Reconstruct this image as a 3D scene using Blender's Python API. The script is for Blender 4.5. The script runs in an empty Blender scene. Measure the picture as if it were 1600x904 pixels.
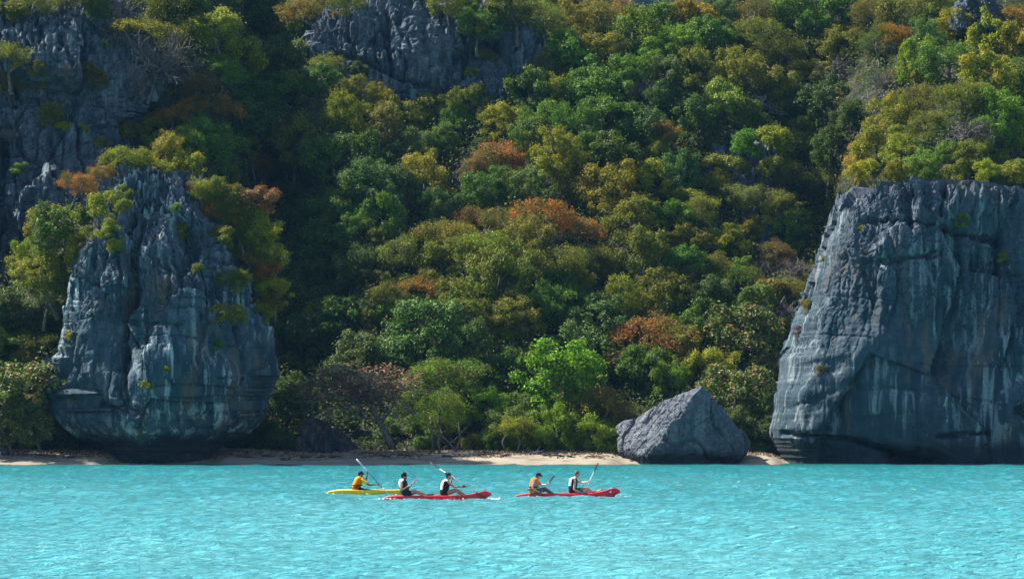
import bpy, math, random
import numpy as np
from mathutils import Vector, Matrix, Euler

SC = bpy.context.scene
COL = SC.collection
# ------------------------------------------------------------------ camera, sky, sun, exposure
F = 4115.0            # focal length in photo pixels (1600 wide)
CAMH = 3.0            # eye height over the water
HZ = 654.0            # photo row of the horizon
cam_d = bpy.data.cameras.new('camera')
cam = bpy.data.objects.new('camera', cam_d); COL.objects.link(cam)
cam.location = (0, 0, CAMH); cam.rotation_euler = (math.radians(90), 0, 0)
cam_d.sensor_width = 36.0; cam_d.lens = 36.0 * F / 1600.0
cam_d.shift_y = (HZ - 452.0) / 1600.0
cam_d.clip_start = 0.5; cam_d.clip_end = 6000
SC.camera = cam

SUN_TO = Vector((-0.66, 0.33, 0.82)).normalized()      # direction towards the sun
elev = math.asin(SUN_TO.z); azim = math.atan2(SUN_TO.x, SUN_TO.y)
world = bpy.data.worlds.new('World'); SC.world = world; world.use_nodes = True
wn = world.node_tree; wn.nodes.clear()
sky = wn.nodes.new('ShaderNodeTexSky'); sky.sky_type = 'NISHITA'; sky.sun_disc = False
sky.sun_elevation = elev; sky.sun_rotation = azim
sky.air_density = 1.0; sky.dust_density = 0.6; sky.ozone_density = 2.0
bg = wn.nodes.new('ShaderNodeBackground'); bg.inputs['Strength'].default_value = 0.07
wo = wn.nodes.new('ShaderNodeOutputWorld')
wn.links.new(sky.outputs[0], bg.inputs['Color']); wn.links.new(bg.outputs[0], wo.inputs['Surface'])
sun_d = bpy.data.lights.new('sun', 'SUN'); sun_d.energy = 5.0; sun_d.angle = math.radians(0.5)
sun_d.color = (1.0, 0.95, 0.86)
sun = bpy.data.objects.new('sun', sun_d); COL.objects.link(sun)
sun.rotation_euler = (-SUN_TO).to_track_quat('-Z', 'Y').to_euler(); sun.location = (-60, 100, 120)
SC.view_settings.view_transform = 'Standard'
try: SC.view_settings.look = 'None'
except Exception: pass
SC.view_settings.exposure = 1.5; SC.view_settings.gamma = 1.0
SC.cycles.max_bounces = 6; SC.cycles.diffuse_bounces = 3; SC.cycles.glossy_bounces = 3
SC.cycles.transmission_bounces = 3; SC.cycles.volume_bounces = 0; SC.cycles.transparent_max_bounces = 4
SC.cycles.sample_clamp_indirect = 4.0; SC.cycles.sample_clamp_direct = 6.0
try: SC.cycles.use_denoising = True
except Exception: pass

RNG = np.random.default_rng(7)
random.seed(7)

# ------------------------------------------------------------------ helpers
def P(px, py, Y):
    """World point that the photograph shows at (px, py), Y metres away."""
    return Vector(((px - 800.0) / F * Y, Y, CAMH + (HZ - py) / F * Y))
def smooth(x, a, b):
    t = np.clip((x - a) / (b - a), 0, 1); return t * t * (3 - 2 * t)
def ga(x, c, s): return np.exp(-((x - c) / s) ** 2)

_perm = np.random.default_rng(11).permutation(512).astype(np.int64)
_perm = np.concatenate([_perm, _perm, _perm])
_g3 = np.random.default_rng(5).normal(size=(512, 3)); _g3 /= np.linalg.norm(_g3, axis=1)[:, None]
def perlin(p):
    p = np.asarray(p, float); i = np.floor(p).astype(np.int64); f = p - i; i &= 511
    u = f * f * f * (f * (f * 6 - 15) + 10); out = 0
    for dx in (0, 1):
        for dy in (0, 1):
            for dz in (0, 1):
                h = _perm[_perm[_perm[(i[:, 0] + dx) & 511] + ((i[:, 1] + dy) & 511)] + ((i[:, 2] + dz) & 511)] & 511
                g = _g3[h]
                d = g[:, 0] * (f[:, 0] - dx) + g[:, 1] * (f[:, 1] - dy) + g[:, 2] * (f[:, 2] - dz)
                w = (u[:, 0] if dx else 1 - u[:, 0]) * (u[:, 1] if dy else 1 - u[:, 1]) * (u[:, 2] if dz else 1 - u[:, 2])
                out = out + w * d
    return out * 1.6
def fbm(p, sc, octv=4, seed=0, gain=0.5):
    a, o, q = 1.0, 0, np.asarray(p) * np.asarray(sc) + seed * 17.3
    for _ in range(octv): o = o + a * perlin(q); q = q * 2.03 + 5.1; a *= gain
    return o
def ridged(p, sc, octv=3, seed=0):
    a, o, q = 1.0, 0, np.asarray(p) * np.asarray(sc) + seed * 9.7
    for _ in range(octv): o = o + a * (1 - np.abs(perlin(q)) * 2.0); q = q * 2.1 + 3.3; a *= 0.5
    return o / 1.75

def mesh_np(name, V, Fc, mats=(), smooth_sh=False, mat_idx=None):
    """Mesh from numpy arrays; Fc is (n, 3) or (n, 4), or a list of such."""
    me = bpy.data.meshes.new(name)
    V = np.asarray(V, np.float32); fl = Fc if isinstance(Fc, list) else [Fc]
    fl = [np.asarray(f, np.int32) for f in fl if len(f)]
    loops = np.concatenate([f.ravel() for f in fl]); sizes = np.concatenate([np.full(len(f), f.shape[1], np.int32) for f in fl])
    starts = np.concatenate([[0], np.cumsum(sizes)[:-1]]).astype(np.int32)
    me.vertices.add(len(V)); me.vertices.foreach_set('co', V.ravel())
    me.loops.add(len(loops)); me.loops.foreach_set('vertex_index', loops)
    me.polygons.add(len(sizes)); me.polygons.foreach_set('loop_start', starts)
    try: me.polygons.foreach_set('loop_total', sizes)
    except Exception: pass
    for m in mats: me.materials.append(m)
    if mat_idx is not None: me.polygons.foreach_set('material_index', np.asarray(mat_idx, np.int32))
    me.polygons.foreach_set('use_smooth', np.full(len(sizes), bool(smooth_sh)))
    me.update(calc_edges=True)
    return me
def grid_faces(nr, nc, wrap=False):
    r = np.arange(nr - 1)[:, None]; c = np.arange(nc if wrap else nc - 1)[None, :]; c2 = (c + 1) % nc
    return np.stack([r * nc + c, r * nc + c2, (r + 1) * nc + c2, (r + 1) * nc + c], -1).reshape(-1, 4)
class MB:
    """Collects simple shapes into one mesh."""
    def __init__(s): s.V = []; s.F = []; s.n = 0
    def add(s, V, Fc): s.V.append(np.asarray(V, float)); s.F += [tuple(int(i) + s.n for i in f) for f in Fc]; s.n += len(V); return s
    def tube(s, pts, rad, n=8, caps=True):
        pts = [Vector(p) for p in pts]; rad = list(rad) if hasattr(rad, '__len__') else [rad] * len(pts)
        V = []; ref = None
        for i, p in enumerate(pts):
            d = (pts[min(i + 1, len(pts) - 1)] - pts[max(i - 1, 0)]).normalized()
            if ref is None: ref = d.orthogonal()
            u = (ref - d * ref.dot(d)); u = u.normalized() if u.length > 1e-6 else d.orthogonal().normalized()
            ref = u; w = d.cross(u)
            for k in range(n):
                a = 2 * math.pi * k / n; V.append(p + (u * math.cos(a) + w * math.sin(a)) * rad[i])
        Fc = [(i * n + k, i * n + (k + 1) % n, (i + 1) * n + (k + 1) % n, (i + 1) * n + k) for i in range(len(pts) - 1) for k in range(n)]
        if caps: Fc += [tuple(range(n))[::-1], tuple((len(pts) - 1) * n + k for k in range(n))]
        return s.add([tuple(v) for v in V], Fc)
    def cap(s, p, q, r1, r2, n=12):
        """A tapered capsule, a limb segment with round ends."""
        p, q = Vector(p), Vector(q); d = (q - p); L = max(d.length, 1e-4); d = d / L
        pts, rs = [], []
        for a in (-85, -55, -25): pts.append(p + d * r1 * math.sin(math.radians(a))); rs.append(r1 * math.cos(math.radians(a)))
        pts += [p, q]; rs += [r1, r2]
        for a in (25, 55, 85): pts.append(q + d * r2 * math.sin(math.radians(a))); rs.append(r2 * math.cos(math.radians(a)))
        return s.tube(pts, rs, n)
    def ell(s, c, rx, ry, rz, rot=None, nu=14, nv=9):
        V = [(0, 0, -rz)]
        for i in range(1, nv):
            a = math.pi * (i / nv - .5)
            for k in range(nu):
                b = 2 * math.pi * k / nu; V.append((rx * math.cos(a) * math.cos(b), ry * math.cos(a) * math.sin(b), rz * math.sin(a)))
        V.append((0, 0, rz))
        Fc = [(0, 1 + (k + 1) % nu, 1 + k) for k in range(nu)]
        for i in range(nv - 2):
            for k in range(nu): Fc.append((1 + i * nu + k, 1 + i * nu + (k + 1) % nu, 1 + (i + 1) * nu + (k + 1) % nu, 1 + (i + 1) * nu + k))
        t = len(V) - 1; b0 = 1 + (nv - 2) * nu
        Fc += [(b0 + k, b0 + (k + 1) % nu, t) for k in range(nu)]
        M = rot if rot is not None else Matrix.Identity(3)
        return s.add([tuple(Vector(c) + M @ Vector(v)) for v in V], Fc)
    def mesh(s, name, mats=(), smooth_sh=True, origin=(0, 0, 0)):
        V = np.concatenate(s.V) - np.asarray(origin, float)
        me = bpy.data.meshes.new(name); me.from_pydata(V.tolist(), [], s.F)
        for m in mats: me.materials.append(m)
        if smooth_sh: me.polygons.foreach_set('use_smooth', np.ones(len(me.polygons), bool))
        me.update(); return me
def obj(name, me, parent=None, loc=None):
    o = bpy.data.objects.new(name, me); COL.objects.link(o)
    if parent is not None: o.parent = parent
    if loc is not None: o.location = loc
    return o
def tag(o, label, cat, group=None):
    o['label'] = label; o['category'] = cat
    if group: o['group'] = group
    return o
def thing(name, loc, label, cat, group=None, rz=0.0):
    o = bpy.data.objects.new(name, None); COL.objects.link(o); o.empty_display_size = 0.2
    o.location = loc; o.rotation_euler = (0, 0, rz)
    return tag(o, label, cat, group)

# ------------------------------------------------------------------ materials
class NT:
    def __init__(s, name):
        s.m = bpy.data.materials.new(name); s.m.use_nodes = True; s.t = s.m.node_tree; s.t.nodes.clear()
        s.out = s.n('ShaderNodeOutputMaterial')
    def n(s, typ, **kw):
        x = s.t.nodes.new(typ)
        for k, v in kw.items(): setattr(x, k, v)
        return x
    def l(s, a, b): s.t.links.new(a, b)
    def set(s, sock, v):
        if hasattr(v, 'is_linked') or isinstance(v, bpy.types.NodeSocket): s.l(v, sock)
        else: sock.default_value = v
    def pos(s): return s.n('ShaderNodeNewGeometry').outputs['Position']
    def mapv(s, v, sc, loc=(0, 0, 0)):
        x = s.n('ShaderNodeMapping'); s.l(v, x.inputs['Vector']); x.inputs['Scale'].default_value = sc; x.inputs['Location'].default_value = loc
        return x.outputs[0]
    def noise(s, v, scale, detail=4, rough=.55, dist=0.0):
        x = s.n('ShaderNodeTexNoise'); s.l(v, x.inputs['Vector'])
        x.inputs['Scale'].default_value = scale; x.inputs['Detail'].default_value = detail
        x.inputs['Roughness'].default_value = rough; x.inputs['Distortion'].default_value = dist
        return x.outputs['Fac']
    def ramp(s, f, stops, interp='LINEAR'):
        x = s.n('ShaderNodeValToRGB'); s.l(f, x.inputs['Fac']); cr = x.color_ramp; cr.interpolation = interp
        while len(cr.elements) < len(stops): cr.elements.new(0.5)
        for e, (p, c) in zip(cr.elements, stops):
            e.position = p; e.color = (c, c, c, 1) if isinstance(c, (int, float)) else (*c, 1)
        return x.outputs['Color']
    def mix(s, f, a, b, mode='MIX'):
        x = s.n('ShaderNodeMix', data_type='RGBA', blend_type=mode)
        s.set(x.inputs[0], f)
        for k, v in ((6, a), (7, b)):
            if isinstance(v, tuple): x.inputs[k].default_value = (*v[:3], 1)
            else: s.l(v, x.inputs[k])
        return x.outputs[2]
    def math(s, op, a, b=0.0, clamp=False):
        x = s.n('ShaderNodeMath', operation=op); x.use_clamp = clamp
        s.set(x.inputs[0], a); s.set(x.inputs[1], b); return x.outputs[0]
    def bump(s, h, strength, dist, normal=None):
        x = s.n('ShaderNodeBump'); s.l(h, x.inputs['Height']); x.inputs['Strength'].default_value = strength; x.inputs['Distance'].default_value = dist
        if normal is not None: s.l(normal, x.inputs['Normal'])
        return x.outputs[0]
    def bsdf(s, color, rough=.8, spec=.3, normal=None, ior=None, metal=0):
        x = s.n('ShaderNodeBsdfPrincipled')
        if isinstance(color, tuple): x.inputs['Base Color'].default_value = (*color[:3], 1)
        else: s.l(color, x.inputs['Base Color'])
        s.set(x.inputs['Roughness'], rough); x.inputs['Specular IOR Level'].default_value = spec
        x.inputs['Metallic'].default_value = metal
        if ior: x.inputs['IOR'].default_value = ior
        if normal is not None: s.l(normal, x.inputs['Normal'])
        return x.outputs[0]
    def done(s, sh): s.l(sh, s.out.inputs['Surface']); return s.m

def plain(name, color, rough=.6, spec=.4, var=.18, scale=14.0):
    t = NT(name); v = t.n('ShaderNodeTexCoord').outputs['Object']
    f = t.noise(v, scale, 3)
    c = t.mix(f, tuple(x * (1 - var) for x in color), tuple(min(1, x * (1 + var)) for x in color))
    return t.done(t.bsdf(c, rough, spec))

def leaf_mat(name, stops=None, transl=.34, dark=.55, bright=1.5, warm=.5):
    """Leaves: the object's own colour, varied leaf by leaf."""
    t = NT(name); g = t.n('ShaderNodeNewGeometry'); rnd = g.outputs['Random Per Island']
    if stops is None:
        oi = t.n('ShaderNodeObjectInfo'); base = oi.outputs['Color']
        val = t.ramp(rnd, [(0, dark * .8), (.5, .85), (.85, 1.2), (1, bright * 1.35)])
        c = t.mix(1.0, base, val, 'MULTIPLY')
        r2 = t.math('FRACT', t.math('MULTIPLY', rnd, 37.7))
        tint = t.ramp(r2, [(0, (.85, 1.03, 1.05)), (.5, (1, 1, 1)), (1, (1.22, .95, .8))])
        c = t.mix(warm, c, t.mix(1.0, c, tint, 'MULTIPLY'))
        if warm > .6:      # turning crowns keep green patches
            gm = t.ramp(t.noise(t.n('ShaderNodeTexCoord').outputs['Object'], 1.9, 3), [(.44, 0.0), (.54, .85)]); c = t.mix(gm, c, (.085, .105, .012))
        # clumps of younger and older leaves
        nz = t.noise(t.n('ShaderNodeTexCoord').outputs['Object'], 2.6, 2)
        c = t.mix(1.0, c, t.ramp(nz, [(.3, (.68, .90, .95)), (.7, (1.42, 1.14, .85))]), 'MULTIPLY')
    else:
        c = t.ramp(rnd, stops, 'CONSTANT')
        nz = t.noise(t.n('ShaderNodeTexCoord').outputs['Object'], 3.0, 2)
        c = t.mix(1.0, c, t.ramp(nz, [(.3, .7), (.7, 1.25)]), 'MULTIPLY')
    d = t.bsdf(c, .55, .25)
    tr = t.n('ShaderNodeBsdfTranslucent'); t.l(c, tr.inputs['Color'])
    mx = t.n('ShaderNodeMixShader'); mx.inputs[0].default_value = transl
    t.l(d, mx.inputs[1]); t.l(tr.outputs[0], mx.inputs[2])
    return t.done(mx.outputs[0])

def rock_mat(name, a=(.026, .052, .070), b=(.092, .118, .142), stain=.5, ochre=.25, tide=1.3, seed=0.0, streak=1.0, top=None):
    t = NT(name); p = t.pos(); p = t.mapv(p, (1, 1, 1), (seed * 13, seed * 7, 0))
    big = t.noise(p, .22, 5, .6); fine = t.noise(p, 2.6, 6, .65)
    f = t.math('ADD', t.math('MULTIPLY', big, .55), t.math('MULTIPLY', fine, .45))
    c = t.mix(t.ramp(f, [(.36, 0.0), (.62, 1.0)]), a, b)
    if top is not None:      # greyer, paler rock towards the top, with a ragged border
        sz = t.n('ShaderNodeSeparateXYZ'); t.l(t.pos(), sz.inputs[0]); wz = t.math('ADD', sz.outputs['Z'], t.math('MULTIPLY', t.math('SUBTRACT', t.noise(p, .35, 5, .65), .5), 14.0))
        c = t.mix(t.math('MULTIPLY', t.ramp(t.math('DIVIDE', wz, top * 2), [(.38, 0.0), (.58, 1.0)]), t.ramp(fine, [(.36, .25), (.58, 1.0)])), c, (.118, .122, .148))
        tz = t.noise(t.mapv(p, (.5, .5, .14), (5, 31, 2)), 1.0, 4, .6); c = t.mix(t.math('MULTIPLY', t.ramp(tz, [(.48, 0.0), (.62, 1.0)]), .45), c, (.018, .056, .070))
    # vertical water streaks, dark and pale
    sv = t.mapv(p, (1.2, 1.2, .10)); s1 = t.noise(sv, 1.0, 5, .62, .3)
    c = t.mix(t.math('MULTIPLY', t.ramp(s1, [(.47, 0.0), (.58, 1.0)]), .62 * streak), c, (.008, .030, .042))
    sv2 = t.mapv(p, (2.3, 2.3, .20), (40, 3, 5)); s2 = t.noise(sv2, .8, 5, .6, .4)
    msk = t.ramp(t.noise(p, .16, 3), [(.42, 0.0), (.54, 1.0)])
    pale = t.math('MULTIPLY', t.ramp(s2, [(.51, 0.0), (.62, 1.0)]), msk)
    c = t.mix(t.math('MULTIPLY', pale, stain), c, (.34, .40, .405))
    sv3 = t.mapv(p, (1.0, 1.0, .22), (90, 13, 8)); s3 = t.noise(sv3, .7, 4, .6, .5)
    och = t.math('MULTIPLY', t.ramp(s3, [(.53, 0.0), (.64, 1.0)]), t.ramp(t.noise(p, .19, 2, .5), [(.48, 0.0), (.6, 1.0)]))
    c = t.mix(t.math('MULTIPLY', och, ochre), c, (.19, .13, .08))
    gz = t.mapv(p, (2.6, 2.6, .8), (7, 70, 3)); gu = t.math('MULTIPLY', t.ramp(t.noise(gz, 1.0, 4, .65), [(.64, 0.0), (.68, 1.0)]), t.ramp(t.noise(p, .2, 2), [(.48, 0.0), (.58, 1.0)]))
    c = t.mix(t.math('MULTIPLY', gu, stain), c, (.50, .54, .54))
    sp = t.noise(p, 7.0, 3, .7)
    c = t.mix(t.math('MULTIPLY', t.ramp(sp, [(.35, 1.0), (.47, 0.0)]), .55), c, (.03, .045, .06))
    # dark weed-stained band above the water, its edge uneven
    sx = t.n('ShaderNodeSeparateXYZ'); t.l(t.pos(), sx.inputs[0])
    zz = t.math('ADD', sx.outputs['Z'], t.math('MULTIPLY', t.math('SUBTRACT', t.noise(p, .5, 4), .5), 1.8))
    c = t.mix(t.ramp(t.math('DIVIDE', zz, tide * 2), [(.32, .85), (.52, 0.0)]), c, (.018, .024, .028))
    h = t.math('ADD', t.math('MULTIPLY', t.noise(p, 3.2, 8, .7), 1.0), t.math('MULTIPLY', t.noise(t.mapv(p, (2.4, 2.4, .5)), 1.0, 5, .65), .8))
    return t.done(t.bsdf(c, .9, .15, t.bump(h, .9, .16)))

M = {}
M['leaf'] = leaf_mat('leaf')
M['leaf_airy'] = leaf_mat('leaf_airy', transl=.42, dark=.6, bright=1.4, warm=.7)
M['almond_leaf'] = leaf_mat('almond_leaf', [(0, (.045, .10, .015)), (.36, (.09, .16, .02)), (.64, (.22, .23, .03)), (.80, (.36, .26, .08)), (.90, (.28, .09, .035)), (.95, (.42, .34, .20))])
M['almond_sparse'] = leaf_mat('almond_sparse', [(0, (.17, .12, .06)), (.3, (.06, .09, .03)), (.5, (.27, .10, .06)), (.68, (.34, .26, .13)), (.85, (.13, .08, .045)), (.95, (.30, .09, .05))])
def bark(name, c1, c2):
    t = NT(name); v = t.mapv(t.pos(), (3, 3, .8)); f = t.noise(v, 2.5, 5, .6)
    return t.done(t.bsdf(t.mix(t.ramp(f, [(.35, 0.0), (.65, 1.0)]), c1, c2), .9, .15, t.bump(f, .6, .05)))
M['bark'] = bark('bark', (.05, .042, .035), (.16, .135, .11))
M['bark_pale'] = bark('bark_pale', (.16, .14, .125), (.40, .36, .33))
M['twig'] = bark('twig', (.075, .06, .055), (.20, .165, .155))
M['rock_stack'] = rock_mat('rock_stack', stain=.9, ochre=.55, tide=2.2, seed=1, top=13.0)
M['rock_wall'] = rock_mat('rock_wall', a=(.018, .040, .056), b=(.066, .090, .114), stain=.5, ochre=.45, seed=2, tide=1.7, top=15.5, streak=.8)
M['rock_boulder'] = rock_mat('rock_boulder', a=(.06, .075, .09), b=(.16, .165, .19), stain=.2, ochre=.1, seed=3, tide=1.0, streak=.35)
M['rock_high'] = rock_mat('rock_high', a=(.036, .056, .074), b=(.135, .150, .175), stain=.35, ochre=.12, seed=4, tide=.4)
M['rock_red'] = rock_mat('rock_red', a=(.04, .04, .05), b=(.11, .085, .09), stain=.1, ochre=.9, seed=5, tide=.3)

# soil under the forest
t = NT('forest_floor'); p = t.pos(); f = t.noise(p, .5, 6, .65)
c = t.mix(t.ramp(f, [(.35, 0.0), (.65, 1.0)]), (.018, .026, .016), (.075, .072, .048))
M['forest_floor'] = t.done(t.bsdf(c, .95, .05, t.bump(t.noise(p, 2.0, 6, .7), 1.0, .5)))
# undergrowth
t = NT('undergrowth_leaf'); p = t.pos(); g = t.n('ShaderNodeNewGeometry')
c = t.ramp(t.noise(p, .16, 4, .6), [(.30, (.045, .090, .010)), (.45, (.075, .120, .010)), (.56, (.105, .112, .010)), (.68, (.11, .085, .014))])
c = t.mix(1.0, c, t.ramp(g.outputs['Random Per Island'], [(0, .5), (.7, 1.0), (1, 1.6)]), 'MULTIPLY')
d = t.bsdf(c, .6, .2); tr = t.n('ShaderNodeBsdfTranslucent'); t.l(c, tr.inputs['Color'])
mx = t.n('ShaderNodeMixShader'); mx.inputs[0].default_value = .3; t.l(d, mx.inputs[1]); t.l(tr.outputs[0], mx.inputs[2])
M['undergrowth'] = t.done(mx.outputs[0])
# sand
t = NT('sand'); p = t.pos(); f = t.noise(p, .8, 6, .6); f2 = t.noise(t.mapv(p, (.35, 1.6, 1)), 1.5, 5, .65)
c = t.mix(f, (.21, .18, .13), (.31, .27, .205))
c = t.mix(t.math('MULTIPLY', t.ramp(f2, [(.50, 0.0), (.62, 1.0)]), .85), c, (.10, .075, .055))
sx = t.n('ShaderNodeSeparateXYZ'); t.l(p, sx.inputs[0])
c = t.mix(t.ramp(t.math('ADD', sx.outputs['Z'], t.math('MULTIPLY', f, .16)), [(.10, .75), (.26, 0.0)]), c, (.20, .185, .115))
M['sand'] = t.done(t.bsdf(c, .9, .2, t.bump(t.noise(p, 5, 5, .6), .5, .05)))
# sea
t = NT('sea'); p = t.pos(); sx = t.n('ShaderNodeSeparateXYZ'); t.l(p, sx.inputs[0])
big = t.noise(t.mapv(p, (.05, .022, .05)), 1.0, 4, .6, .4)
c = t.mix(t.ramp(big, [(.35, 0.0), (.65, 1.0)]), (.055, .355, .385), (.125, .455, .48))
# dark hill's reflection painted in towards the shore, weedy green along the edge
sh = t.math('ADD', sx.outputs['Y'], t.math('MULTIPLY', t.math('SUBTRACT', t.noise(t.mapv(p, (.10, .05, .1)), 1.0, 4), .5), 30.0))
c = t.mix(t.ramp(t.math('DIVIDE', t.math('SUBTRACT', sh, 62.0), 109.0), [(0, 0.0), (.35, .45), (.75, .85), (1, 1.0)]), c, (.008, .215, .245))
c = t.mix(t.ramp(t.math('DIVIDE', t.math('SUBTRACT', sx.outputs['Y'], 166.5), 6.0), [(0, 0.0), (1, .9)]), c, (.008, .155, .105))
# scattered foam flecks
fm = t.noise(t.mapv(p, (.9, .35, 1)), 1.3, 6, .7, .8); fx = t.math('DIVIDE', t.math('SUBTRACT', sx.outputs['X'], 10.0), 7.0); fy = t.math('DIVIDE', t.math('SUBTRACT', sx.outputs['Y'], 117.0), 14.0); fmask = t.math('POWER', 2.718, t.math('MULTIPLY', -1.0, t.math('ADD', t.math('MULTIPLY', fx, fx), t.math('MULTIPLY', fy, fy))))
foam = t.math('MULTIPLY', t.ramp(t.math('ADD', fm, t.math('MULTIPLY', fmask, .10)), [(.70, 0.0), (.76, 1.0)]), .6)
c = t.mix(foam, c, (.8, .86, .86))
h = t.math('ADD', t.noise(t.mapv(p, (.75, 2.0, 1)), 3.2, 5, .62, .3), t.math('MULTIPLY', t.noise(t.mapv(p, (.8, 1.4, 1)), .8, 3, .5), 1.2))
M['sea'] = t.done(t.bsdf(c, t.math('ADD', .13, t.math('MULTIPLY', foam, .6)), .5, t.bump(h, 1.0, .42), 1.33))
# far hillside woods
t = NT('far_woods'); p = t.pos(); f = t.noise(p, .12, 6, .7)
M['far_woods'] = t.done(t.bsdf(t.mix(t.ramp(f, [(.35, 0.0), (.65, 1.0)]), (.03, .05, .04), (.08, .11, .06)), .9, .1, t.bump(f, 1.0, 4.0)))

# ------------------------------------------------------------------ sea, beach, hill
def nonuni(a, b, step0, step1, far):
    v = [a]
    while v[-1] < b:
        k = (v[-1] - a) / (b - a); v.append(v[-1] + step0 + (step1 - step0) * k)
    lo, hi = [], []; d, x = step0 * 3, a
    while x > -far: x -= d; d *= 1.7; lo.append(x)
    d, x = step1 * 3, v[-1]
    while x < far: x += d; d *= 1.7; hi.append(x)
    return np.array(lo[::-1] + v + hi)
def build_sea():
    xs = nonuni(-37.0, 37.0, .125, .125, 600); ys = nonuni(45.0, 174.0, .12, .24, 600); ys = ys[ys < 190]
    X, Y = np.meshgrid(xs, ys); rs = np.random.default_rng(3); Z = np.zeros_like(X)
    for i in range(46):
        lam = 0.40 * (6.0 / 0.40) ** (i / 45.0); th = math.radians(rs.normal(262, 26)); k = 2 * math.pi / lam
        amp = 0.0125 * lam ** 0.25 * rs.uniform(.6, 1.3)
        ph = k * (X * math.cos(th) + Y * math.sin(th)) + rs.uniform(0, 6.28)
        env = .30 + 1.1 * np.clip(np.sin(X * rs.uniform(.25, .8) + rs.uniform(0, 6)) * np.sin(Y * rs.uniform(.10, .35) + rs.uniform(0, 6)), 0, 1)
        s = np.sin(ph); Z += amp * env * (s + .28 * np.abs(s) ** 3)
    fade = smooth(np.abs(X), 60, 37) * (1 - .55 * smooth(Y, 150, 173)) * smooth(Y, 30, 45)
    Z = Z * fade
    V = np.stack([X, Y, Z], -1).reshape(-1, 3)
    o = obj('sea', mesh_np('sea', V, grid_faces(len(ys), len(xs)), [M['sea']], True)); o['kind'] = 'structure'
build_sea()

def Yt(px, py):
    """How far away the hillside is, seen along (px, py)."""
    px = np.asarray(px, float); py = np.asarray(py, float)
    tt = (700 - py) / 700.0
    base = 181 + 62 * tt; steep = 188 + 27 * tt
    wl = 1 - smooth(px, 320, 430)
    apron = np.interp(py, [-200, 300, 340, 400, 480, 700], [226, 212, 198, 184.5, 183, 181.5])
    apron = apron + 17 * (1 - smooth(px, 15, 75)) * (1 - smooth(py, 440, 490))
    wa = 1 - smooth(px, 170, 280); steep = steep * (1 - wa) + apron * wa
    Y = base * (1 - wl) + steep * wl
    gx = 400 + (py - 100) * .2
    Y = Y + 6 * ga(px, gx, 60) * smooth(tt, 0, .25) - 10 * ga(px, 480, 85) * ga(py, 190, 110) - 5 * ga(px, 560, 90) * ga(py, 330, 110)
    Y = Y - 7 * ga(px, 960, 170) * ga(py, 170, 190)
    Y = Y - 4 * ga(px, 790, 150) * ga(py, 420, 130)
    Y = Y + 8 * ga(px, 1270, 70) * ga(py, 200, 200)
    Y = Y - 24 * ga(px, 1510, 190) * ga(py, 230, 170)
    q = np.stack([px.ravel() * .011, py.ravel() * .011, np.zeros(px.size)], -1)
    nz = (fbm(q, 1.0, 4, 3) * 2.6).reshape(px.shape)
    return Y + nz * smooth(tt, -.02, .1)
def crest(px): return -60 + 76 * np.exp(-(np.abs((px - 1040) / 105.0)) ** 4) + 6 * np.sin(px * .09)
def build_hill():
    pxs = np.linspace(-420, 2020, 300); v = np.linspace(0, 1, 190)
    PX = np.tile(pxs[None, :], (len(v), 1)); C = crest(pxs)[None, :]
    PY = 725 + (C - 725) * v[:, None]
    D = Yt(PX, PY)
    X = (PX - 800) / F * D; Z = CAMH + (HZ - PY) / F * D
    rows = [np.stack([X, D, Z], -1)]
    last = rows[0][-1]
    for k, (dy, dz) in enumerate(((8, -1), (25, -14), (60, -38), (90, -70))):   # the far side of the hill
        q = last.copy(); q[:, 1] += dy; q[:, 2] = np.maximum(-3, q[:, 2] + dz); rows.append(q[None])
    V = np.concatenate(rows, 0)
    o = obj('hill', mesh_np('hill', V.reshape(-1, 3), grid_faces(V.shape[0], len(pxs)), [M['forest_floor']], True)); o['kind'] = 'structure'
build_hill()

def build_beach():
    xs = np.linspace(-60, 60, 420); ys = np.linspace(166, 189, 110); X, Y = np.meshgrid(xs, ys)
    q = np.stack([X.ravel(), Y.ravel(), 0 * X.ravel()], -1)
    sh = 171.9 + (fbm(q * [1, 0, 0], .09, 3, 2) * 1.0).reshape(X.shape)
    sh = sh + 3.2 * smooth(X, -27.5, -26) * smooth(X, -18.6, -20) + 5.0 * smooth(X, 17.0, 18.6) + 2.2 * smooth(X, 6.4, 7.4) * smooth(X, 16, 14.6)
    d = Y - sh
    Z = np.where(d < 0, d * .12, .45 * (1 - np.exp(-d * .28)) + d * .045) + (fbm(q, .7, 4, 4) * .05).reshape(X.shape) * smooth(d, .4, 3)
    o = obj('beach', mesh_np('beach', np.stack([X, Y, Z], -1).reshape(-1, 3), grid_faces(len(ys), len(xs)), [M['sand']], True)); o['kind'] = 'structure'
    return lambda x, y: float(np.interp(x, xs, Z[min(len(ys) - 1, max(0, int(round((y - 166) / 23 * 109))))]))
beach_z = build_beach()

def build_far_hill():
    xs = np.linspace(-220, 330, 160); ys = np.linspace(520, 760, 70); X, Y = np.meshgrid(xs, ys)
    q = np.stack([X.ravel(), Y.ravel(), 0 * X.ravel()], -1)
    Z = 150 * ga(Y, 680, 120) * (.75 + .25 * np.cos((X - 60) / 130)) + (fbm(q, .05, 5, 6) * 9 + ridged(q, .16, 3, 2) * 4).reshape(X.shape) - 12
    o = obj('far_hill', mesh_np('far_hill', np.stack([X, Y, Z], -1).reshape(-1, 3), grid_faces(len(ys), len(xs)), [M['far_woods']], True)); o['kind'] = 'structure'
build_far_hill()

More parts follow.
